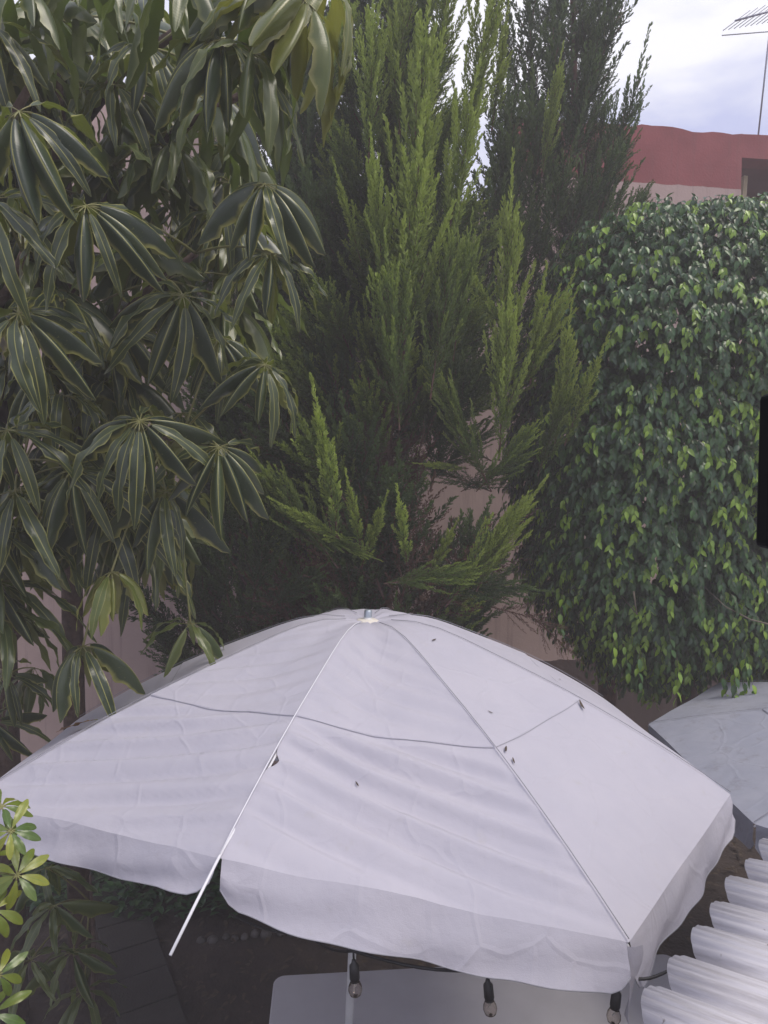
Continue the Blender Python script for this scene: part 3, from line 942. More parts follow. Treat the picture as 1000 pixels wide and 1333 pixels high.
def plume_mesh(name, mat, n_sub=15, W=0.40, n_sh=26, n_k=7, spread=0.55, bend=0.08, lit_age=0.0, fine=1.0, start=0.10):
    """A pointed spray 1 m long along +Z: a leader carrying upswept side spires, each feathered with short scale sprigs."""
    bx, by = RNG.uniform(-bend, bend, 2)
    org, dr, ln, a0 = [], [], [], []
    for j in range(n_sub):
        s = start + (0.86 - start) * (j + RNG.uniform(0.0, 0.9)) / n_sub
        phi = j * 2.399 + RNG.uniform(-0.4, 0.4)
        th = spread * RNG.uniform(0.7, 1.25) * (1 - 0.35 * s)
        org.append((bx * s * s, by * s * s, s))
        dr.append((math.cos(phi) * math.sin(th), math.sin(phi) * math.sin(th), math.cos(th)))
        ln.append(W * (min(1, 0.55 + s) * (1 - s) ** 0.75 + 0.10) * RNG.uniform(0.75, 1.2)); a0.append(0.25 * s)
    for s0, l in ((0.0, 0.5), (0.38, 0.62)):                    # the leader itself
        org.append((bx * s0 * s0, by * s0 * s0, s0)); dr.append((bx, by, 1.0)); ln.append(l); a0.append(0.3 * s0 + 0.05)
    org, dr, ln, a0 = map(np.array, (org, dr, ln, a0))
    dr = dr / np.linalg.norm(dr, axis=1, keepdims=True)
    up = np.array([0, 0, 1.0])
    ns = len(ln)
    nsh = np.maximum(8, (n_sh * ln / 0.30).astype(int))
    I = np.repeat(np.arange(ns), nsh)
    q = np.concatenate([np.linspace(0.06, 1.0, m) for m in nsh])
    pos = org[I] + dr[I] * (ln[I] * q)[:, None] + up * (0.35 * q ** 2 * ln[I])[:, None]
    tan = dr[I] + up * (0.7 * q)[:, None]; tan /= np.linalg.norm(tan, axis=1, keepdims=True)
    sd_ = perp(tan)
    tl = (0.018 + 0.050 * np.minimum(1, 3.5 * q + 0.35) * (1 - q) ** 0.8) * RNG.uniform(0.65, 1.3, len(q)) * fine
    td = tan * 0.85 + sd_ * (0.62 * (1 - 0.5 * q))[:, None]; td /= np.linalg.norm(td, axis=1, keepdims=True)
    k = np.tile(np.linspace(0.0, 0.88, n_k), len(q)); J = np.repeat(np.arange(len(q)), n_k)
    kb = pos[J] + td[J] * (tl[J] * k)[:, None]
    kd = td[J] * 0.9 + perp(td[J]) * (0.45 * (1 - k))[:, None]
    kl = (0.018 + 0.014 * RNG.random(len(k))) * (1.1 - 0.3 * k)
    kw = 0.0066 + 0.0040 * RNG.random(len(k))
    age = np.clip(lit_age + a0[I][J] + 0.10 + 0.55 * q[J] ** 1.3 + 0.22 * k, 0, 1)
    V, F, U = kites(kb, kd, kl, kw, age, RNG.random(len(k)))
    Vs, Fs, Us = [V], [F], [U]
    off, nk = len(V), len(F)
    V, F, U = kites(org, dr + up * 0.2, ln * 0.9, np.full(ns, 0.007), np.full(ns, 0.2), RNG.random(ns))
    Vs.append(V); Fs.append(F + off); Us.append(U); off += len(V)
    t = np.linspace(0, 0.95, 12)
    axp = np.stack([bx * t ** 2, by * t ** 2, t], axis=1)
    rad = 0.008 * (1 - t) + 0.0012
    V = np.stack([axp + np.stack([np.cos(a * PI / 2) * rad, np.sin(a * PI / 2) * rad, 0 * rad], axis=1) for a in range(4)], axis=1).reshape(-1, 3)
    F = np.array([(i * 4 + a, i * 4 + (a + 1) % 4, (i + 1) * 4 + (a + 1) % 4, (i + 1) * 4 + a) for i in range(11) for a in range(4)])
    Vs.append(V); Fs.append(F + off); Us.append(np.tile([0.1, 0.5], (len(V), 1)))
    V = np.concatenate(Vs); F = np.concatenate(Fs); U = np.concatenate(Us)
    mi = np.zeros(len(F)); mi[nk:] = 1
    return np_mesh(name, V, F, [mat, M['bark_red']], U, smooth=False, mat_idx=mi)


PL = {
    'bright': [plume_mesh('bough', M['cypress'], W=0.40 + 0.03 * k, n_sub=24, n_sh=44) for k in range(5)],
    'lighter': [plume_mesh('bough', M['cypress'], W=0.36 + 0.04 * k, n_sub=22, n_sh=46, spread=0.48, lit_age=0.30) for k in range(4)],  # lit copy of the boughs, sun on the outer spires tinted into the leaves
    'slim': [plume_mesh('bough', M['cypress'], W=0.26, n_sub=18, n_sh=50, spread=0.42, lit_age=0.28) for k in range(3)],  # narrow boughs with the same lit tint
    'wide': [plume_mesh('bough', M['cypress'], W=0.46, n_sub=28, n_sh=42, spread=0.66) for k in range(4)],
    'dark': [plume_mesh('bough', M['cypress_dark'], W=0.44 + 0.03 * k, n_sub=26, n_sh=42, spread=0.62) for k in range(4)],
    'feather': [plume_mesh('bough', M['cypress_dark'], W=0.42, n_sub=17, n_sh=34, n_k=7, spread=0.55, bend=0.15) for k in range(4)],
    'dead': [plume_mesh('bough', M['cypress_dead'], W=0.42, n_sub=16, n_sh=18, n_k=5, spread=0.95) for k in range(3)],
}


def place_plume(kind, base, tip, parent, wide=1.0, rnd=random):
    me = rnd.choice(PL[kind])
    o = bpy.data.objects.new('bough', me)
    COL.objects.link(o)
    d = tip - base
    L = d.length
    q = d.to_track_quat('Z', 'Y').to_matrix().to_4x4()
    m = Matrix.Translation(base) @ q @ Matrix.Rotation(rnd.uniform(0, 2 * PI), 4, 'Z') @ Matrix.Diagonal((L * wide, L * wide, L, 1))
    o.parent = parent
    o.matrix_local = Matrix.Translation(-parent.location) @ m
    return o


def conifer(name, base, top, r0, label, kinds, n, zlo, rmax, seed, zfull=None, extra=(), elev=(38, 62), skip=None):
    root = empty(name, base, label, 'tree', 'tall cypress trees along the wall')
    rnd = random.Random(seed)
    axis = [base + (top - base) * (k / 12) + Vector((0.03 * math.sin(2.1 * k + seed), 0.03 * math.cos(1.7 * k), 0)) * (1 if 0 < k < 12 else 0) for k in range(13)]
    mb = MB()
    mb.tube([p - base + (Vector((0, 0, -0.05)) if k == 0 else Vector()) for k, p in enumerate(axis)], [r0 * (1 - 0.9 * k / 12) for k in range(13)], 10)
    mb.build('trunk', M['bark_red'], root)
    H = top.z - base.z

    def on_axis(z):
        f = min(0.999, max(0, (z - base.z) / H)) * 12
        k = int(f)
        return axis[k].lerp(axis[min(12, k + 1)], f - k)
    for i in range(n):
        z = zlo + (top.z - 0.5 - zlo) * ((i + rnd.random()) / n) ** 1.0
        f = (z - base.z) / H
        rad = rmax * min(1.0, 0.65 + 0.5 * (z - zlo) / 1.5) * max(0.12, (1 - f)) ** 0.65
        az = i * 2.399 + rnd.uniform(-0.5, 0.5)
        el = math.radians(rnd.uniform(*elev) + 15 * f)
        c = on_axis(z)
        # each bough rises from a point out along its limb, so the crown is full to its edge
        frac = rnd.uniform(0.0, 0.55)
        b = c + Vector((math.cos(az), math.sin(az), 0.25)) * rad * frac
        L = rad * rnd.uniform(0.75, 1.15) * (1 - 0.35 * frac)
        L = max(0.45, min(1.25, L))
        t = b + Vector((math.cos(az) * math.cos(el), math.sin(az) * math.cos(el), math.sin(el))) * L
        if skip and skip(az, z): continue
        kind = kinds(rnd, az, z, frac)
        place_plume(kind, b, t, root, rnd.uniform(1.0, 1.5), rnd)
        if frac > 0.15 and rnd.random() < 0.35:
            mb = MB()
            b0 = c - Vector((0, 0, 0.06))
            mb.tube([b0 - base, (b0 + (b - b0) * 0.6 - Vector((0, 0, 0.03))) - base, b - base], [0.018, 0.013, 0.007], 6, cap=False)
            mb.build('limb', M['bark_red'], root)
    for (kind, bx, by, tx, ty, Y, wd) in extra:
        place_plume(kind, at(bx, by, Y), at(tx, ty, Y - 0.12), root, wd, rnd)
    return root


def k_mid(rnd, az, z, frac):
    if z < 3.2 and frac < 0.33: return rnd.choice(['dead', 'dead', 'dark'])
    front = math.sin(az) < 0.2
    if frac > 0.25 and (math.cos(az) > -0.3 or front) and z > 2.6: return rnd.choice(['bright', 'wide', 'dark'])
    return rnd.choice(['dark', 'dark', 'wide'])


def k_dark(rnd, az, z, frac):
    return rnd.choice(['dark', 'dark', 'feather'])


def k_feather(rnd, az, z, frac):
    return rnd.choice(['feather', 'feather', 'dark'])


mid_extra = [
    # main sunlit spires (base px, tip px, distance, width)
    ('lighter', 530, 330, 548, 40, 4.45, 0.9), ('lighter', 525, 470, 545, 200, 4.30, 1.0), ('lighter', 575, 360, 612, 130, 4.35, 0.9),
    ('lighter', 600, 230, 640, -10, 4.6, 0.9), ('lighter', 480, 230, 482, 20, 4.5, 0.9), ('slim', 470, 340, 437, 232, 4.35, 1.0),
    ('lighter', 500, 390, 490, 205, 4.3, 0.8), ('wide', 560, 520, 590, 300, 4.25, 0.8), ('wide', 520, 560, 505, 350, 4.25, 0.9),
    ('lighter', 560, 140, 590, -70, 4.5, 0.9), ('lighter', 520, 180, 520, -60, 4.55, 0.9), ('slim', 640, 170, 662, 30, 4.7, 1.2),
    ('lighter', 430, 180, 440, -20, 4.9, 1.0), ('dark', 430, 480, 400, 240, 5.0, 1.1), ('dark', 450, 620, 420, 420, 4.9, 1.1),
    ('dark', 560, 640, 600, 470, 4.7, 1.0), ('wide', 590, 470, 612, 310, 4.35, 0.7), ('dark', 400, 330, 395, 120, 5.1, 1.1),
    ('slim', 545, 300, 556, 120, 4.25, 1.1),
    # low branches with light tips
    ('slim', 440, 700, 417, 528, 3.95, 1.15), ('slim', 465, 715, 372, 660, 4.0, 1.2), ('slim', 470, 715, 455, 628, 3.95, 1.3),
    ('slim', 530, 735, 523, 650, 3.95, 1.5), ('slim', 560, 745, 590, 690, 4.0, 1.5), ('lighter', 580, 790, 690, 655, 4.0, 0.9),
    ('lighter', 620, 770, 672, 672, 4.0, 1.0), ('slim', 470, 740, 500, 660, 4.0, 1.4), ('wide', 500, 760, 620, 745, 4.05, 0.9),
    ('dead', 500, 780, 450, 640, 4.5, 1.3), ('dead', 520, 790, 560, 650, 4.5, 1.3), ('dead', 470, 800, 400, 720, 4.4, 1.2), ('dead', 560, 800, 640, 740, 4.4, 1.2), ('dead', 480, 640, 470, 540, 4.6, 1.2), ('dead', 520, 650, 560, 560, 4.6, 1.1),
    ('wide', 400, 690, 480, 720, 4.05, 0.7), ('dark', 560, 760, 690, 770, 4.15, 0.8), ('wide', 440, 740, 350, 610, 4.2, 0.8),
]
C1 = at(487, 800, 5.0); C1.z = 0
T1 = at(520, -170, 5.2)
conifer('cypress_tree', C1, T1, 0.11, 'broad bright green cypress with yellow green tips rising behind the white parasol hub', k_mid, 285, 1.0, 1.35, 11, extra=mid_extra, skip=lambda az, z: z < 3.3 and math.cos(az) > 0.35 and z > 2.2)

right_extra = [
    ('feather', 745, 190, 800, -10, 5.6, 1.1), ('feather', 700, 200, 690, -30, 5.7, 1.1), ('feather', 735, 250, 775, 60, 5.6, 1.1),
    ('feather', 770, 330, 826, 90, 5.5, 0.75), ('feather', 730, 330, 792, 185, 5.4, 1.0), ('feather', 720, 400, 805, 240, 5.3, 0.9),
    ('feather', 715, 450, 812, 275, 5.2, 0.8), ('feather', 690, 380, 740, 210, 5.3, 1.0), ('feather', 700, 470, 770, 330, 5.2, 0.9),
    ('dark', 660, 330, 650, 140, 5.5, 1.1), ('dark', 670, 450, 700, 280, 5.4, 1.1), ('lighter', 705, 230, 728, 90, 5.35, 0.8),
    ('feather', 680, 150, 640, -20, 5.9, 1.0), ('feather', 720, 120, 745, -60, 5.7, 1.0), ('feather', 760, 120, 810, -60, 5.7, 1.0),
    ('feather', 600, 470, 560, 400, 5.3, 1.1), ('feather', 640, 600, 560, 560, 5.1, 1.1), ('feather', 640, 640, 540, 600, 5.1, 1.0),
    # bright secondary leader and its neighbours
    ('lighter', 652, 540, 672, 262, 4.55, 0.75), ('lighter', 650, 600, 660, 400, 4.5, 0.9), ('slim', 655, 430, 603, 335, 4.5, 1.1),
    ('lighter', 670, 520, 738, 385, 4.5, 0.9), ('slim', 690, 500, 715, 372, 4.45, 1.2), ('lighter', 722, 580, 745, 428, 4.45, 0.9),
    ('slim', 735, 580, 778, 460, 4.45, 1.2), ('wide', 700, 620, 740, 500, 4.5, 0.9), ('wide', 640, 640, 566, 485, 4.45, 0.75),
    ('wide', 620, 640, 700, 560, 4.5, 0.9), ('dark', 600, 640, 680, 600, 4.6, 1.0), ('dark', 560, 620, 640, 560, 4.7, 1.0),
    ('slim', 610, 610, 552, 605, 4.5, 1.2),
    ('dark', 640, 430, 636, 235, 5.4, 1.2), ('dark', 610, 430, 596, 262, 5.5, 1.2), ('dark', 680, 360, 662, 190, 5.5, 1.1), ('dark', 590, 520, 630, 360, 5.2, 1.1),
    ('dark', 650, 300, 676, 110, 5.7, 1.0), ('dark', 700, 330, 700, 130, 5.6, 1.1), ('feather', 720, 260, 720, 30, 5.7, 1.2),
    ('dead', 690, 800, 750, 850, 4.6, 1.2), ('dead', 640, 790, 720, 810, 4.6, 1.2),
]
C2 = at(800, 800, 6.0); C2.z = 0
T2 = at(735, -230, 6.0)
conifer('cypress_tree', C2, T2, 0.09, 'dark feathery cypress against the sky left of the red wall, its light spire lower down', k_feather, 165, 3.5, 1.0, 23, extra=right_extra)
C3 = at(330, 800, 5.9); C3.z = 0
T3 = at(390, -260, 6.2)
left_extra = [('dark', 300, 790, 270, 690, 4.4, 1.3), ('dark', 330, 780, 360, 650, 4.4, 1.3), ('dark', 270, 800, 235, 730, 4.45, 1.2),
              ('dark', 350, 790, 420, 740, 4.4, 1.2), ('dark', 300, 720, 300, 600, 4.5, 1.3), ('wide', 370, 690, 335, 610, 4.3, 1.0)]
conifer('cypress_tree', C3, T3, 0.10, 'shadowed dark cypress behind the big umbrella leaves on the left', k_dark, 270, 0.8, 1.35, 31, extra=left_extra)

# ------------------------------------------------------------------ ficus
LT_V = np.array([(0, 0, 0), (-0.225, 0.28, 0.07), (0, 0.30, -0.03), (0.225, 0.28, 0.07), (-0.23, 0.55, 0.02), (0, 0.58, -0.07),
                 (0.23, 0.55, 0.02), (-0.125, 0.82, -0.11), (0, 0.84, -0.14), (0.125, 0.82, -0.11), (0, 1.04, -0.24)], dtype=float)
LT_F = [(0, 2, 1, 1), (0, 3, 2, 2), (1, 2, 5, 4), (2, 3, 6, 5), (4, 5, 8, 7), (5, 6, 9, 8), (7, 8, 10, 10), (8, 9, 10, 10)]
FIC_C = Vector((2.42, 5.45, 3.54))
FIC_R = (1.36, 1.10, 1.76)


def sup(u, v, nx=2.9):
    """Point and outward normal of the clipped crown."""
    def pw(c, e): return math.copysign(abs(c) ** e, c)
    e = 2 / nx
    x = pw(math.cos(v), e) * pw(math.cos(u), e); y = pw(math.cos(v), e) * pw(math.sin(u), e); z = pw(math.sin(v), e)
    p = Vector((x * FIC_R[0], y * FIC_R[1], z * FIC_R[2]))
    nrm = Vector((pw(x, 1.9) / FIC_R[0], pw(y, 1.9) / FIC_R[1], pw(z, 1.9) / FIC_R[2])).normalized()
    return p, nrm


fic = empty('ficus_tree', (FIC_C.x, FIC_C.y, 0), 'dense glossy weeping ficus with yellow green new leaves at the right', 'tree')
mb = MB()
mb.tube([(0.05, 0.05, -0.03), (0.02, 0, 1.0), (0, 0, 2.0), (-0.05, 0, 3.2)], [0.10, 0.08, 0.07, 0.03], 12)
mb.build('trunk', M['bark'], fic)
frnd = random.Random(41)
leaves = []           # (base, matrix 3x3, age)
twV, twF = [], []
tw = MB()
COUNT = 13000
i = 0
while i < COUNT:
    d = Vector((frnd.gauss(0, 1), frnd.gauss(0, 1), frnd.gauss(0, 1))).normalized()
    if d.y > 0.3 and frnd.random() < 0.88: continue
    i += 1
    # project direction on the superellipsoid
    ax = (abs(d.x / FIC_R[0]) ** 2.9 + abs(d.y / FIC_R[1]) ** 2.9 + abs(d.z / FIC_R[2]) ** 2.9) ** (-1 / 2.9)
    p = d * ax
    nr = Vector((math.copysign(abs(p.x / FIC_R[0]) ** 1.9 / FIC_R[0], p.x), math.copysign(abs(p.y / FIC_R[1]) ** 1.9 / FIC_R[1], p.y), math.copysign(abs(p.z / FIC_R[2]) ** 1.9 / FIC_R[2], p.z))).normalized()
    lump = 0.04 * math.sin(4.1 * p.x + 1.3) * math.sin(3.7 * p.z + 0.4) + 0.03 * math.sin(7.3 * p.z + 2.2 * p.x + p.y * 3)
    layer = frnd.choice([0.02, 0.0, -0.05, -0.12, -0.22, -0.34, -0.55])
    low = p.z < -1.0
    p = p + nr * (lump + layer)
    if p.z < -0.9: p.z += 0.10 * math.sin(5 * p.x + 1) 
    new = frnd.random() < (0.22 + 0.25 * max(0, math.sin(2.3 * p.x + 1.0) * math.sin(2.9 * p.z + 2.0)) + (0.20 if low else 0)) and layer > -0.1
    nl = frnd.randint(6, 10)
    L = frnd.uniform(0.12, 0.22) * (1.25 if low else 1)
    d0 = (nr + Vector((frnd.uniform(-.6, .6), frnd.uniform(-.6, .6), frnd.uniform(0.0, .7)))).normalized()
    pts = []
    q = p - nr * 0.08
    for k in range(6):
        s = k / 5
        pts.append(q.copy())
        dd = (d0 * (1 - s) + Vector((0, 0, -1)) * (1.1 * s) + nr * 0.25).normalized()
        q = q + dd * (L / 5)
    if layer > -0.1: tw.tube(pts, [0.0022, 0.002, 0.0018, 0.0016, 0.0013, 0.001], 3, cap=False)
    for k in range(nl):
        s = (k + 0.5) / nl
        f = s * 5
        j = min(4, int(f))
        b = pts[j].lerp(pts[j + 1], f - j)
        dirn = (pts[j + 1] - pts[j]).normalized()
        side = dirn.cross(nr)
        if side.length < 1e-3: side = Vector((1, 0, 0))
        side.normalize()
        sg = 1 if k % 2 else -1
        ld = (dirn * 0.5 + side * sg * frnd.uniform(0.15, 0.8) + Vector((0, 0, -1)) * frnd.uniform(0.5, 1.2) + nr * frnd.uniform(0.0, 0.5)).normalized()
        up = (nr + Vector((frnd.uniform(-.6, .6), frnd.uniform(-.6, .6), 0.35 + frnd.uniform(-.4, .5))))
        up = (up - ld * up.dot(ld)).normalized()
        x = ld.cross(up)
        size = frnd.uniform(0.044, 0.066) * (1.0 if layer > -0.2 else 1.25)
        age = frnd.uniform(0.75, 1.0) if (new and s > 0.55) else (frnd.uniform(0.3, 0.6) if frnd.random() < 0.28 else frnd.uniform(0.0, 0.28))
        leaves.append((b, x, ld, up, size, age))
for (px, py, Y, nl) in ((957, 862, 4.22, 13), (968, 850, 4.25, 11), (978, 866, 4.2, 8), (940, 858, 4.3, 8), (815, 838, 4.35, 8), (832, 848, 4.3, 9), (880, 856, 4.3, 7), (800, 812, 4.4, 8), (730, 770, 4.6, 8)):
    b0 = at(px, py, Y) - FIC_C
    b0.z += 0.0
    pts = [b0 + Vector((0.012 * math.sin(k + px), -0.01 * k, -0.26 * k / 5)) for k in range(6)]
    tw.tube(pts, [0.0022, 0.002, 0.0018, 0.0016, 0.0013, 0.001], 3, cap=False)
    for k in range(nl):
        f = 5 * (k + 0.5) / nl
        j = min(4, int(f))
        az = k * 2.4 + px
        ld = (Vector((math.cos(az), math.sin(az) - 0.3, 0)) * frnd.uniform(0.3, 0.7) + Vector((0, 0, -1))).normalized()
        up = Vector((math.cos(az), math.sin(az) - 0.5, 0.6)); up = (up - ld * up.dot(ld)).normalized()
        leaves.append((pts[j].lerp(pts[j + 1], f - j), ld.cross(up), ld, up, frnd.uniform(0.055, 0.080), frnd.uniform(0.75, 1.0) if frnd.random() < 0.6 else frnd.uniform(0.2, 0.5)))
leaves.sort(key=lambda l: (l[0].x + FIC_C.x) ** 2 + (l[0].y + FIC_C.y) ** 2 + (l[0].z + FIC_C.z - CAMZ) ** 2)
B = np.array([l[0] for l in leaves]); X = np.array([l[1] for l in leaves]); D = np.array([l[2] for l in leaves]); U = np.array([l[3] for l in leaves])
S_ = np.array([l[4] for l in leaves]); A_ = np.array([l[5] for l in leaves])
NF = 290
# individual leaves: those nearest the camera and inside the frame
rel = B + np.array(FIC_C) - np.array([0, 0, CAMZ])
inframe = (rel[:, 0] / rel[:, 1] < 0.53)
front_idx = np.where(inframe)[0][:NF]
mask = np.ones(len(B), bool); mask[front_idx] = False
leaf_me = {}
for kk, ag in (('a', 0.08), ('b', 0.22), ('c', 0.45), ('d', 0.85), ('e', 1.0)):
    V = LT_V.copy(); V[:, 0] *= 1.0
    mb = MB(); mb.add([tuple(v) for v in V], [tuple(dict.fromkeys(f)) for f in LT_F], 0, [(ag, 0.5)] * len(V))
    leaf_me[ag] = mb.mesh('leaf', M['ficus'])
for i in front_idx:
    ag = min(leaf_me, key=lambda a: abs(a - A_[i]))
    o = bpy.data.objects.new('leaf', leaf_me[ag]); COL.objects.link(o); o.parent = fic
    m = Matrix(((X[i][0], D[i][0], U[i][0]), (X[i][1], D[i][1], U[i][1]), (X[i][2], D[i][2], U[i][2]))).to_4x4()
    o.matrix_local = Matrix.Translation(Vector(B[i]) + Vector((0, 0, FIC_C.z))) @ m @ Matrix.Diagonal((S_[i], S_[i], S_[i], 1))
Bm, Xm, Dm, Um, Sm, Am = B[mask], X[mask], D[mask], U[mask], S_[mask], A_[mask]
V = (Bm[:, None, :] + (LT_V[None, :, 0:1] * Xm[:, None, :] + LT_V[None, :, 1:2] * Dm[:, None, :] + LT_V[None, :, 2:3] * Um[:, None, :]) * Sm[:, None, None])
V[:, :, 2] += FIC_C.z
nV = len(LT_V)
tri = []
for f in LT_F:
    f = list(dict.fromkeys(f))
    tri.append(f[:3])
    if len(f) == 4: tri.append([f[0], f[2], f[3]])
T = np.array(tri)
F = (np.arange(len(Bm))[:, None, None] * nV + T[None]).reshape(-1, 3)
uv = np.stack([np.repeat(Am, nV), np.repeat(RNG.random(len(Am)), nV)], axis=1)
o = link('leafy_crown', np_mesh('leafy_crown', V.reshape(-1, 3), F, M['ficus'], uv, smooth=True), fic)
o['kind'] = 'stuff'
for k_ in range(len(tw.v)): tw.v[k_] = (tw.v[k_][0], tw.v[k_][1], tw.v[k_][2] + FIC_C.z)
o = tw.build('twigs', M['twig'], fic); o['kind'] = 'stuff'
for (px0, py0, px1, py1, Y) in ((1010, 815, 945, 790, 4.25), (825, 770, 830, 800, 4.3)):
    a, b = at(px0, py0, Y) - fic.location, at(px1, py1, Y + 0.05) - fic.location
    mb = MB(); mb.tube([a, a.lerp(b, 0.5) + Vector((0, 0, -0.02)), b, b + Vector((-0.05, 0.2, 0.1))], [0.006, 0.005, 0.004, 0.003], 6); mb.build('branch', M['twig'], fic)
for az in range(7):
    t = az * 2 * PI / 7
    mb = MB(); mb.tube([(0, 0, 2.2 + 0.12 * az), (0.4 * math.cos(t), 0.35 * math.sin(t), 2.9 + 0.15 * az), (0.9 * math.cos(t), 0.75 * math.sin(t), 3.4 + 0.2 * az)], [0.035, 0.025, 0.012], 8)
    mb.build('branch', M['bark'], fic)

# ------------------------------------------------------------------ umbrella trees (palmate leaves)
def leaflet_mesh(mat, L, w, e0, e1, fold, wav, seed, stalk=0.05, tipround=False):
    """Leaflet growing along +X from the stalk tip, drooping from elevation e0 to e1; upper side +Z."""
    r = random.Random(seed)
    n_l, n_w = 15, 6
    mb = MB()
    p = Vector((0, 0, 0))
    pts = []
    e0, e1 = math.radians(e0), math.radians(e1)
    steps = 26
    side_bend = r.uniform(-0.35, 0.35)
    allp = [(p.copy(), e0, 0.0)]
    for k in range(steps):
        s = (k + 1) / steps
        e = e0 + (e1 - e0) * (1 - (1 - s) ** 1.7)
        yaw = side_bend * s * s
        d = Vector((math.cos(e) * math.cos(yaw), math.cos(e) * math.sin(yaw), math.sin(e)))
        p = p + d * ((L + stalk) / steps)
        allp.append((p.copy(), e, yaw))

    def samp(s):
        f = s * steps
        k = min(steps - 1, int(f))
        a, b = allp[k], allp[k + 1]
        f -= k
        return a[0].lerp(b[0], f), a[1] + (b[1] - a[1]) * f, a[2] + (b[2] - a[2]) * f
    s0 = stalk / (L + stalk)
    mb.tube([samp(s0 * k / 3)[0] for k in range(4)], 0.0021, 5, mi=1)
    P, UV = [], []
    ph = r.uniform(0, 6)
    for i in range(n_l + 1):
        s = i / n_l
        c, e, yaw = samp(s0 + (1 - s0) * s)
        up = Vector((-math.sin(e) * math.cos(yaw), -math.sin(e) * math.sin(yaw), math.cos(e)))
        sd_ = Vector((-math.sin(yaw), math.cos(yaw), 0))
        if tipround: hw = w / 2 * (math.sin(PI * min(1, s ** 1.25 * 0.93 + 0.04))) ** 0.75
        else: hw = w / 2 * max(0.0, math.sin(PI * (0.03 + 0.965 * s ** 0.9))) ** 0.62
        row, ur = [], []
        for j in range(n_w + 1):
            y = (j / n_w - 0.5) * 2
            z = fold * abs(y) * hw - 0.75 * abs(fold) * hw * y * y * r.uniform(0.9, 1.1)
            edge = abs(y) ** 2
            z += wav * edge * (math.sin(15 * s + ph + (1.7 if y > 0 else 0)) + 0.5 * math.sin(31 * s + 2 * ph)) * min(1, 4 * s) * min(1, 4 * (1 - s) + 0.2)
            roll = 0.85 * abs(y) ** 3 * hw * max(0, -fold)
            row.append(c + sd_ * (y * hw * (1 - 0.12 * edge)) + up * (z - roll))
            ur.append((j / n_w, s))
        P.append(row); UV.append(ur)
    mb.grid(P, 0, UV)
    # flip so that +Z is the front
    mb.f = [tuple(reversed(f)) if m_ == 0 else f for f, m_ in zip(mb.f, mb.m)]
    return mb.mesh('leaflet', [mat, M['petiole']])


LEAF = {}
for key, mat in (('dark', M['umb']), ('new', M['umb_new']), ('olive', M['umb_olive'])):
    for dn, (e0, e1) in {'flat': (22, -28), 'arch': (12, -62), 'hang': (-8, -84), 'drop': (-35, -88), 'spoke': (-6, -76)}.items():
        LEAF[key, dn] = [leaflet_mesh(mat, 0.335 * s, (0.056 + 0.012 * (k % 2)), e0 + 6 * k - 6, e1 + (4 * k if e1 > -80 else 0), f, 0.0055 + 0.0018 * k, 100 + k)
                         for k, (s, f) in enumerate(((1.0, 0.35), (0.92, -0.6), (1.12, 0.15), (1.04, -0.9), (1.08, 0.5)))]


def compound_leaf(parent, node, c, n, size, droop, mat, tilt, rnd, a0=None, arc=2 * PI):
    """One palmate leaf: stalk from its node to c, leaflets radiating from c."""
    pl = parent.location
    mb = MB()
    a, b = node - pl, c - pl
    mid = a.lerp(b, 0.55) + Vector((0, 0, 0.10 * (b - a).length))
    pts = [(a * (1 - s) ** 2 + mid * 2 * s * (1 - s) + b * s * s) for s in (0, .15, .3, .45, .6, .75, .9, 1)]
    mb.tube(pts, [0.006, 0.0054, 0.005, 0.0048, 0.0045, 0.0042, 0.0042, 0.0055], 6)
    lf = mb.build('leaf', M['petiole'], parent)
    rot0 = Matrix.Rotation(tilt[0], 4, 'X') @ Matrix.Rotation(tilt[1], 4, 'Y')
    a0 = rnd.uniform(0, 6.28) if a0 is None else a0
    for k in range(n):
        az = a0 + arc * (k + rnd.uniform(-0.18, 0.18)) / n
        dn = droop if rnd.random() < 0.88 else rnd.choice(['spoke', 'hang', 'drop'])
        me = rnd.choice(LEAF[mat, dn])
        o = bpy.data.objects.new('leaflet', me); COL.objects.link(o); o.parent = lf
        s = size * rnd.uniform(0.85, 1.2)
        o.matrix_local = Matrix.Translation(b) @ rot0 @ Matrix.Rotation(az, 4, 'Z') @ Matrix.Rotation(rnd.uniform(-0.25, 0.25), 4, 'X') @ Matrix.Diagonal((s, s * rnd.uniform(0.85, 1.15), s, 1))
    return lf


def umbrella_tree(name, label, trunk_pts, radii, branches, whorls, seed):
    rnd = random.Random(seed)
    base = trunk_pts[0]
    root = empty(name, base, label, 'tree')
    mb = MB(); mb.tube([p - base for p in trunk_pts], radii, 12); mb.build('trunk', M['bark'], root)
    nodes = []
    for a, b in zip(trunk_pts[2:-1], trunk_pts[3:]):
        nodes += [a.lerp(b, k / 4) for k in range(4)]
    nodes.append(trunk_pts[-1])
    for br in branches:
        mb = MB()
        nn = len(br)
        mb.tube([p - base for p in br], [0.030 - 0.016 * k / (nn - 1) for k in range(nn)], 9)
        mb.build('branch', M['bark'], root)
        for a, b in zip(br[:-1], br[1:]): nodes += [a.lerp(b, k / 3) for k in range(1, 4)]
    for (px, py, Y, n, size, droop, mat, tx, ty) in whorls:
        c = at(px, py, Y)
        # a stalk is about half a metre long, so pick a node at about that distance
        node = min(nodes, key=lambda q: abs((q - c).length - 0.45) + (0.2 if q.z > c.z + 0.25 else 0))
        compound_leaf(root, node, c, n, size, droop, mat, (math.radians(tx), math.radians(ty)), rnd)
    return root


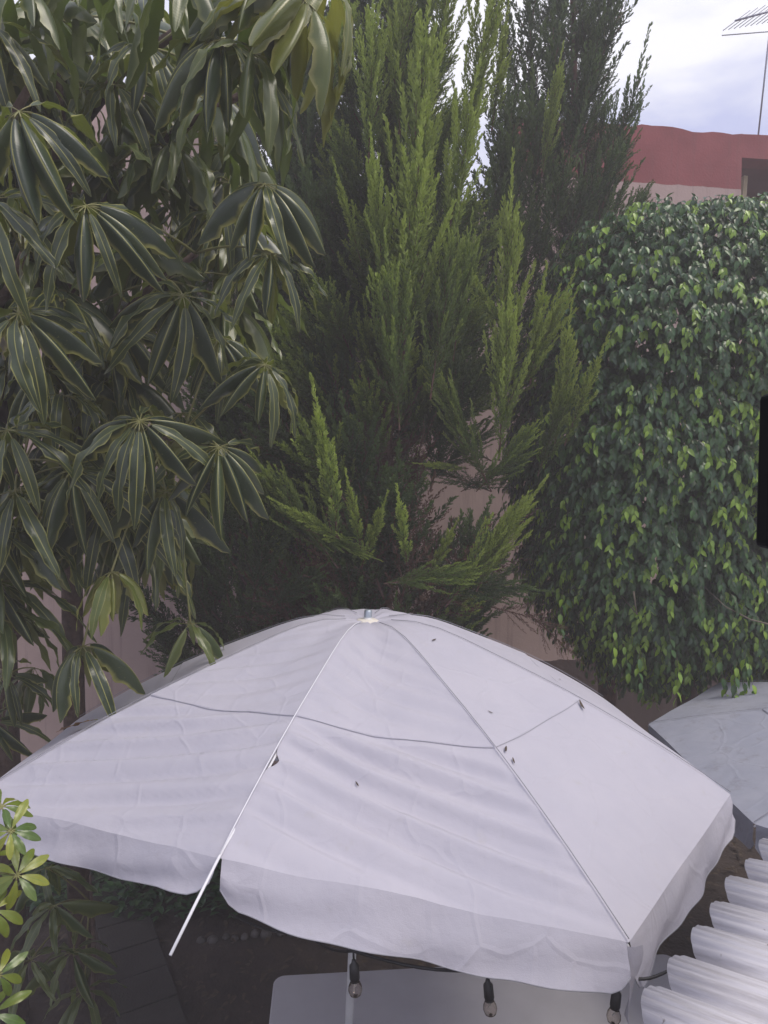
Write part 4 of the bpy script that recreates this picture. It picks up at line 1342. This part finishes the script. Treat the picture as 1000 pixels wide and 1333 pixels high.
tA = [Vector((at(95, 845, 4.2).x, 4.2, -0.03)), at(95, 845, 4.2), at(92, 640, 4.1), at(96, 500, 4.0), at(88, 330, 3.8), at(78, 200, 3.6), at(62, 30, 3.4), at(55, -80, 3.3)]
brA = [[at(96, 500, 4.0), at(130, 440, 3.5), at(190, 380, 3.2), at(255, 330, 3.0)],
       [at(88, 330, 3.8), at(150, 250, 3.4), at(230, 170, 3.1), at(320, 120, 2.9)],
       [at(78, 200, 3.6), at(160, 90, 3.2), at(260, 20, 2.9), at(350, -60, 2.8)],
       [at(92, 640, 4.1), at(120, 600, 3.7), at(180, 590, 3.3), at(240, 560, 3.1)]]
wA = [
    (112, 268, 2.35, 14, 0.95, 'spoke', 'dark', 40, 0), (182, 548, 2.6, 16, 0.90, 'spoke', 'dark', 46, 4), (238, 385, 2.75, 14, 0.99, 'spoke', 'dark', 42, 18),
    (345, 240, 2.55, 13, 0.85, 'spoke', 'dark', 37, 10), (352, 330, 2.6, 12, 0.81, 'spoke', 'dark', 32, 5), (345, 475, 2.85, 13, 0.85, 'spoke', 'dark', 32, 22),
    (285, 582, 2.75, 14, 0.85, 'spoke', 'dark', 37, 14), (290, 52, 2.45, 13, 0.99, 'spoke', 'dark', 42, 12), (330, 70, 2.5, 10, 1.0, 'hang', 'olive', 5, 20),
    (395, 0, 2.5, 11, 1.05, 'hang', 'new', 0, 24), (430, -25, 2.6, 10, 1.05, 'hang', 'new', 0, 26), (345, -10, 2.55, 10, 1.0, 'hang', 'olive', 0, 15),
    (225, -40, 2.5, 11, 1.0, 'hang', 'olive', 0, 0), (190, 60, 2.9, 13, 0.90, 'spoke', 'dark', 32, 10), (150, 110, 3.0, 13, 0.95, 'spoke', 'dark', 24, 0),
    (225, 190, 3.1, 12, 1.0, 'hang', 'olive', 0, 10), (150, 215, 3.1, 11, 1.0, 'arch', 'olive', 0, 0), (270, 130, 3.05, 11, 1.0, 'hang', 'olive', 0, 5),
    (180, 330, 3.15, 11, 1.0, 'arch', 'olive', 0, 0), (290, 270, 3.1, 13, 0.85, 'spoke', 'dark', 32, 8), (285, 440, 3.15, 13, 0.90, 'spoke', 'dark', 32, 8),
    (215, 640, 2.9, 13, 0.90, 'spoke', 'dark', 32, 10), (135, 660, 3.0, 13, 0.95, 'spoke', 'dark', 32, 0), (160, 430, 3.2, 13, 0.95, 'spoke', 'dark', 32, 0),
    (145, 745, 2.75, 10, 0.66, 'hang', 'new', 0, 0), (108, 842, 2.85, 9, 0.86, 'hang', 'dark', 10, -5), (248, 812, 3.0, 7, 0.72, 'spoke', 'olive', 12, 8),
    (70, 20, 3.0, 11, 1.0, 'arch', 'olive', 0, 0), (110, -40, 2.8, 11, 1.0, 'hang', 'olive', 0, 0),
]
fr_ = random.Random(77)
for k in range(56):
    py = -40 + 760 * (k + fr_.random()) / 56
    px = fr_.uniform(60, 335 if py < 330 else 335 - (py - 330) * 0.35)
    wA.append((px, py, fr_.uniform(3.3, 4.1), 11, fr_.uniform(0.95, 1.15), fr_.choice(['hang', 'spoke', 'spoke']), fr_.choice(['olive', 'olive', 'dark']), fr_.uniform(-10, 10), fr_.uniform(-5, 15)))
umbrella_tree('umbrella_tree', 'big umbrella tree with glossy palmate leaves, its trunk left of the white parasol', tA, [0.07, 0.062, 0.058, 0.055, 0.05, 0.045, 0.04, 0.03], brA, wA, 5)

tB = [Vector((at(4, 900, 4.0).x, 4.0, -0.03)), at(4, 900, 4.0), at(0, 700, 3.8), at(-5, 560, 3.6), at(-10, 400, 3.3), at(-20, 240, 3.1), at(-35, 60, 2.9), at(-40, -40, 2.8)]
brB = [[at(0, 700, 3.8), at(10, 650, 3.3), at(30, 600, 3.0)], [at(-10, 400, 3.3), at(10, 380, 2.9), at(30, 330, 2.7)],
       [at(-20, 240, 3.1), at(0, 180, 2.8), at(40, 110, 2.7)], [at(4, 900, 4.0), at(10, 840, 3.6), at(30, 820, 3.4)]]
wB = [
    (25, 145, 2.25, 11, 0.90, 'spoke', 'dark', 44, 0), (25, 408, 2.35, 13, 0.90, 'spoke', 'dark', 44, 0), (-10, 260, 2.3, 11, 0.95, 'spoke', 'dark', 40, 0),
    (95, 612, 2.75, 13, 0.99, 'spoke', 'dark', 37, 0), (10, 560, 2.6, 11, 0.90, 'spoke', 'dark', 38, 0), (20, 640, 2.75, 11, 0.90, 'spoke', 'dark', 32, 0),
    (-15, 690, 2.8, 10, 0.90, 'spoke', 'dark', 32, 0), (60, 480, 3.1, 11, 0.90, 'spoke', 'dark', 32, 0), (20, 320, 3.0, 9, 1.0, 'arch', 'olive', 0, 0),
    (60, 90, 3.0, 9, 1.0, 'arch', 'olive', 0, 0), (-20, 30, 2.6, 11, 0.90, 'spoke', 'dark', 32, 0), (15, -30, 2.6, 9, 1.0, 'hang', 'olive', 0, 0),
    (30, 250, 3.1, 9, 1.0, 'arch', 'olive', 0, 0), (10, 880, 3.3, 12, 0.72, 'spoke', 'dark', 32, 0), (45, 870, 3.6, 9, 0.8, 'hang', 'olive', 0, 0),
    (-10, 940, 3.3, 11, 0.72, 'spoke', 'dark', 32, 0), (-30, 780, 3.0, 11, 0.90, 'spoke', 'dark', 32, 0),
]
for k in range(30):
    py = -40 + 840 * (k + fr_.random()) / 30
    wB.append((fr_.uniform(-50, 90), py, fr_.uniform(2.9, 3.5), 10, fr_.uniform(0.95, 1.15), fr_.choice(['hang', 'spoke', 'spoke']), fr_.choice(['olive', 'dark', 'dark']), fr_.uniform(-10, 10), fr_.uniform(-5, 10)))
umbrella_tree('umbrella_tree', 'umbrella tree at the left edge, dark leaves, trunk cut by the picture border', tB, [0.09, 0.08, 0.07, 0.06, 0.055, 0.05, 0.04, 0.03], brB, wB, 9)

# rust-coloured dead leaf lying on the far left panel of the parasol
for (px, py, Y, rz, sc, lb) in ((85, 940, 3.35, 2.6, 0.9, 'orange brown dead leaf lying on the left back panel of the white parasol'),):
    o = bpy.data.objects.new('fallen_leaf', leaflet_mesh(M['leaf_rust'], 0.22, 0.075, 4, -8, 0.2, 0.004, 77, stalk=0.02)); COL.objects.link(o)
    o.location = PW_ @ cloth_pt(0, 0.80, 0.62, 0.016); o.rotation_euler = (0.12, 0.30, 2.7); tag(o, lb, 'leaf', 'dry leaves fallen on the white parasol')

# ------------------------------------------------------------------ variegated shrub, bottom left, and shade plants
VL = [leaflet_mesh(M['varieg'], 0.080, 0.028, 25 - 12 * k, -20 - 12 * k, 0.2, 0.001, 300 + k, stalk=0.012, tipround=True) for k in range(4)]
LEAF['varieg', 'x'] = VL


def rosette(root, node, c, n, size, tilt, rnd, meshes):
    pl = root.location
    mb = MB(); mb.tube([node - pl, node.lerp(c, 0.6) - pl + Vector((0, 0, 0.03)), c - pl], [0.003, 0.0026, 0.0026], 5)
    lf = mb.build('leaf', M['petiole'], root)
    rot0 = Matrix.Rotation(tilt[0], 4, 'X') @ Matrix.Rotation(tilt[1], 4, 'Y')
    for k in range(n):
        o = bpy.data.objects.new('leaflet', rnd.choice(meshes)); COL.objects.link(o); o.parent = lf
        s = size * rnd.uniform(0.85, 1.15)
        o.matrix_local = Matrix.Translation(c - pl) @ rot0 @ Matrix.Rotation(2 * PI * (k + rnd.uniform(-.15, .15)) / n, 4, 'Z') @ Matrix.Diagonal((s, s, s, 1))


rv = random.Random(3)
YS = 1.62
stem0 = at(-60, 1400, YS + 0.1)
vs_ = empty('variegated_shrub', (stem0.x, stem0.y, 0), 'small shrub with yellow variegated leaf rosettes at the bottom left edge', 'shrub')
mb = MB(); mb.tube([(0, 0, -0.03), (0.01, 0, 0.8), (0.02, 0, at(-40, 1040, YS).z)], [0.02, 0.014, 0.007], 8); mb.build('stem', M['bark'], vs_)
for (px, py, dy, n, size, tx, ty) in ((14, 1082, 0, 9, 0.80, 45, 20), (2, 1050, 0.05, 8, 0.9, 25, 10), (22, 1140, 0.04, 9, 0.85, 40, 30), (-8, 1185, 0, 8, 0.9, 40, 15),
                                      (-2, 1270, 0, 9, 0.80, 45, 25), (-10, 1320, 0.03, 8, 0.9, 30, 10), (-20, 1120, 0.1, 8, 0.9, 20, 0)):
    c = at(px, py, YS + dy)
    node = Vector((stem0.x + 0.015, stem0.y, c.z - 0.08))
    rosette(vs_, node, c, n, size, (math.radians(tx), math.radians(ty)), rv, VL)

sp = empty('shade_plant', at_z(120, 1330, 0), 'dark leafy plant in the shade below the left side of the white parasol', 'plant')
mb = MB(); mb.tube([(0, 0, -0.02), (0.02, 0, 0.5), (0, 0.02, 0.9)], [0.016, 0.012, 0.006], 7); mb.build('stem', M['bark'], sp)
for (px, py, Y, n, size) in ((70, 1180, 3.6, 9, 1.0), (95, 1240, 3.5, 9, 1.0), (40, 1250, 3.4, 9, 1.0), (60, 1130, 3.8, 8, 1.0), (110, 1290, 3.5, 8, 0.9)):
    compound_leaf(sp, sp.location + Vector((0, 0, 0.75)), at(px, py, Y), n, size * 0.8, 'arch', 'olive', (0.15, 0), rv)

# groundcover and edging behind the table
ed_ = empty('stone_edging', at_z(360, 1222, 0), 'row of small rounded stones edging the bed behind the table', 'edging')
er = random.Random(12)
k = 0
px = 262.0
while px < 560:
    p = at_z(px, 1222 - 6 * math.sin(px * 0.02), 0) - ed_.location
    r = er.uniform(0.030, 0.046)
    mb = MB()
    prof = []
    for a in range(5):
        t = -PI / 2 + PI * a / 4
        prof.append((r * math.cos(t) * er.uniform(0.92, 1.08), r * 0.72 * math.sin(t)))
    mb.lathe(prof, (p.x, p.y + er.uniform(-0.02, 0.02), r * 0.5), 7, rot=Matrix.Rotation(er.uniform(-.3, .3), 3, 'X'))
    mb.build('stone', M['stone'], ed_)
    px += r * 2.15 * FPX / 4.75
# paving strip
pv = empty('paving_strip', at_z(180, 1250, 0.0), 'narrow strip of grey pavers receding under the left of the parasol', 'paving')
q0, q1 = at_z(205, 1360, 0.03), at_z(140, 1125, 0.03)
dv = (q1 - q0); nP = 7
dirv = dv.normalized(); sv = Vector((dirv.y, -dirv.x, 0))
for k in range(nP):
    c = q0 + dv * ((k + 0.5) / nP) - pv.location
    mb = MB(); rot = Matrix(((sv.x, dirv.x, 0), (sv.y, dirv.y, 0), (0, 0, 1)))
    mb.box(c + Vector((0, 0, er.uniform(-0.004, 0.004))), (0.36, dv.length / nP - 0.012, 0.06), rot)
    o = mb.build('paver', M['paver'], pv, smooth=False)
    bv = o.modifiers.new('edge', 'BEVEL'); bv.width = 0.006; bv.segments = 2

# ground cover: small leaves beyond the edging
gcn = 2600
gx = RNG.uniform(-3.0, -0.9, gcn); gy = RNG.uniform(4.9, 6.6, gcn)
B = np.stack([gx, gy, RNG.uniform(0.03, 0.30, gcn) * (0.5 + 0.5 * np.sin(gx * 3) * np.cos(gy * 2.2)) + 0.03], axis=1)
D = np.stack([RNG.normal(size=gcn), RNG.normal(size=gcn), RNG.uniform(-0.2, 0.9, gcn)], axis=1); D /= np.linalg.norm(D, axis=1, keepdims=True)
U = np.tile([0, 0, 1.0], (gcn, 1)); U = U - D * (U * D).sum(1, keepdims=True); U /= np.linalg.norm(U, axis=1, keepdims=True)
X = np.cross(D, U)
Sz = RNG.uniform(0.05, 0.10, gcn)
V = B[:, None, :] + (LT_V[None, :, 0:1] * X[:, None, :] + LT_V[None, :, 1:2] * D[:, None, :] + LT_V[None, :, 2:3] * U[:, None, :]) * Sz[:, None, None]
F = (np.arange(gcn)[:, None, None] * nV + T[None]).reshape(-1, 3)
uv = np.stack([np.repeat(RNG.uniform(0.0, 0.3, gcn), nV), np.repeat(RNG.random(gcn), nV)], axis=1)
o = link('ground_cover', np_mesh('ground_cover', V.reshape(-1, 3), F, M['ficus'], uv))
tag(o, 'low green ground cover in the shaded bed behind the parasol', 'ground cover', None, 'stuff')
# leaf litter on the soil
ln = 5000
B = np.stack([RNG.uniform(-4, 4, ln), RNG.uniform(1.5, 7.4, ln), np.full(ln, 0.045)], axis=1)
a = RNG.uniform(0, 6.28, ln)
D = np.stack([np.cos(a), np.sin(a), RNG.uniform(-.2, .3, ln)], axis=1); D /= np.linalg.norm(D, axis=1, keepdims=True)
U = np.tile([0, 0, 1.0], (ln, 1)); U = U - D * (U * D).sum(1, keepdims=True); U /= np.linalg.norm(U, axis=1, keepdims=True)
X = np.cross(D, U); Sz = RNG.uniform(0.03, 0.075, ln)
V = B[:, None, :] + (LT_V[None, :, 0:1] * X[:, None, :] + LT_V[None, :, 1:2] * D[:, None, :] + LT_V[None, :, 2:3] * U[:, None, :]) * Sz[:, None, None]
F = (np.arange(ln)[:, None, None] * nV + T[None]).reshape(-1, 3)
o = link('leaf_litter', np_mesh('leaf_litter', V.reshape(-1, 3), F, M['dry'], np.zeros((ln * nV, 2))))
tag(o, 'brown dry leaves scattered over the dark soil', 'leaf litter', None, 'stuff')

# ------------------------------------------------------------------ added milky volume, stands in for the unbuilt insect screen
mb = MB(); mb.box((0, 4.0, 6.0), (60, 60, 14.0))
m, nt, out = new_mat('screen_veil')
pv_ = N(nt, 'ShaderNodeVolumePrincipled', Density=0.017)
pv_.inputs['Color'].default_value = (0.95, 0.90, 0.92, 1)
nt.links.new(pv_.outputs['Volume'], out.inputs['Volume'])
hz = mb.build('veil', m, None, False)
tag(hz, 'thin pale haze added in the garden in place of an insect screen', 'veil', None, 'stuff')
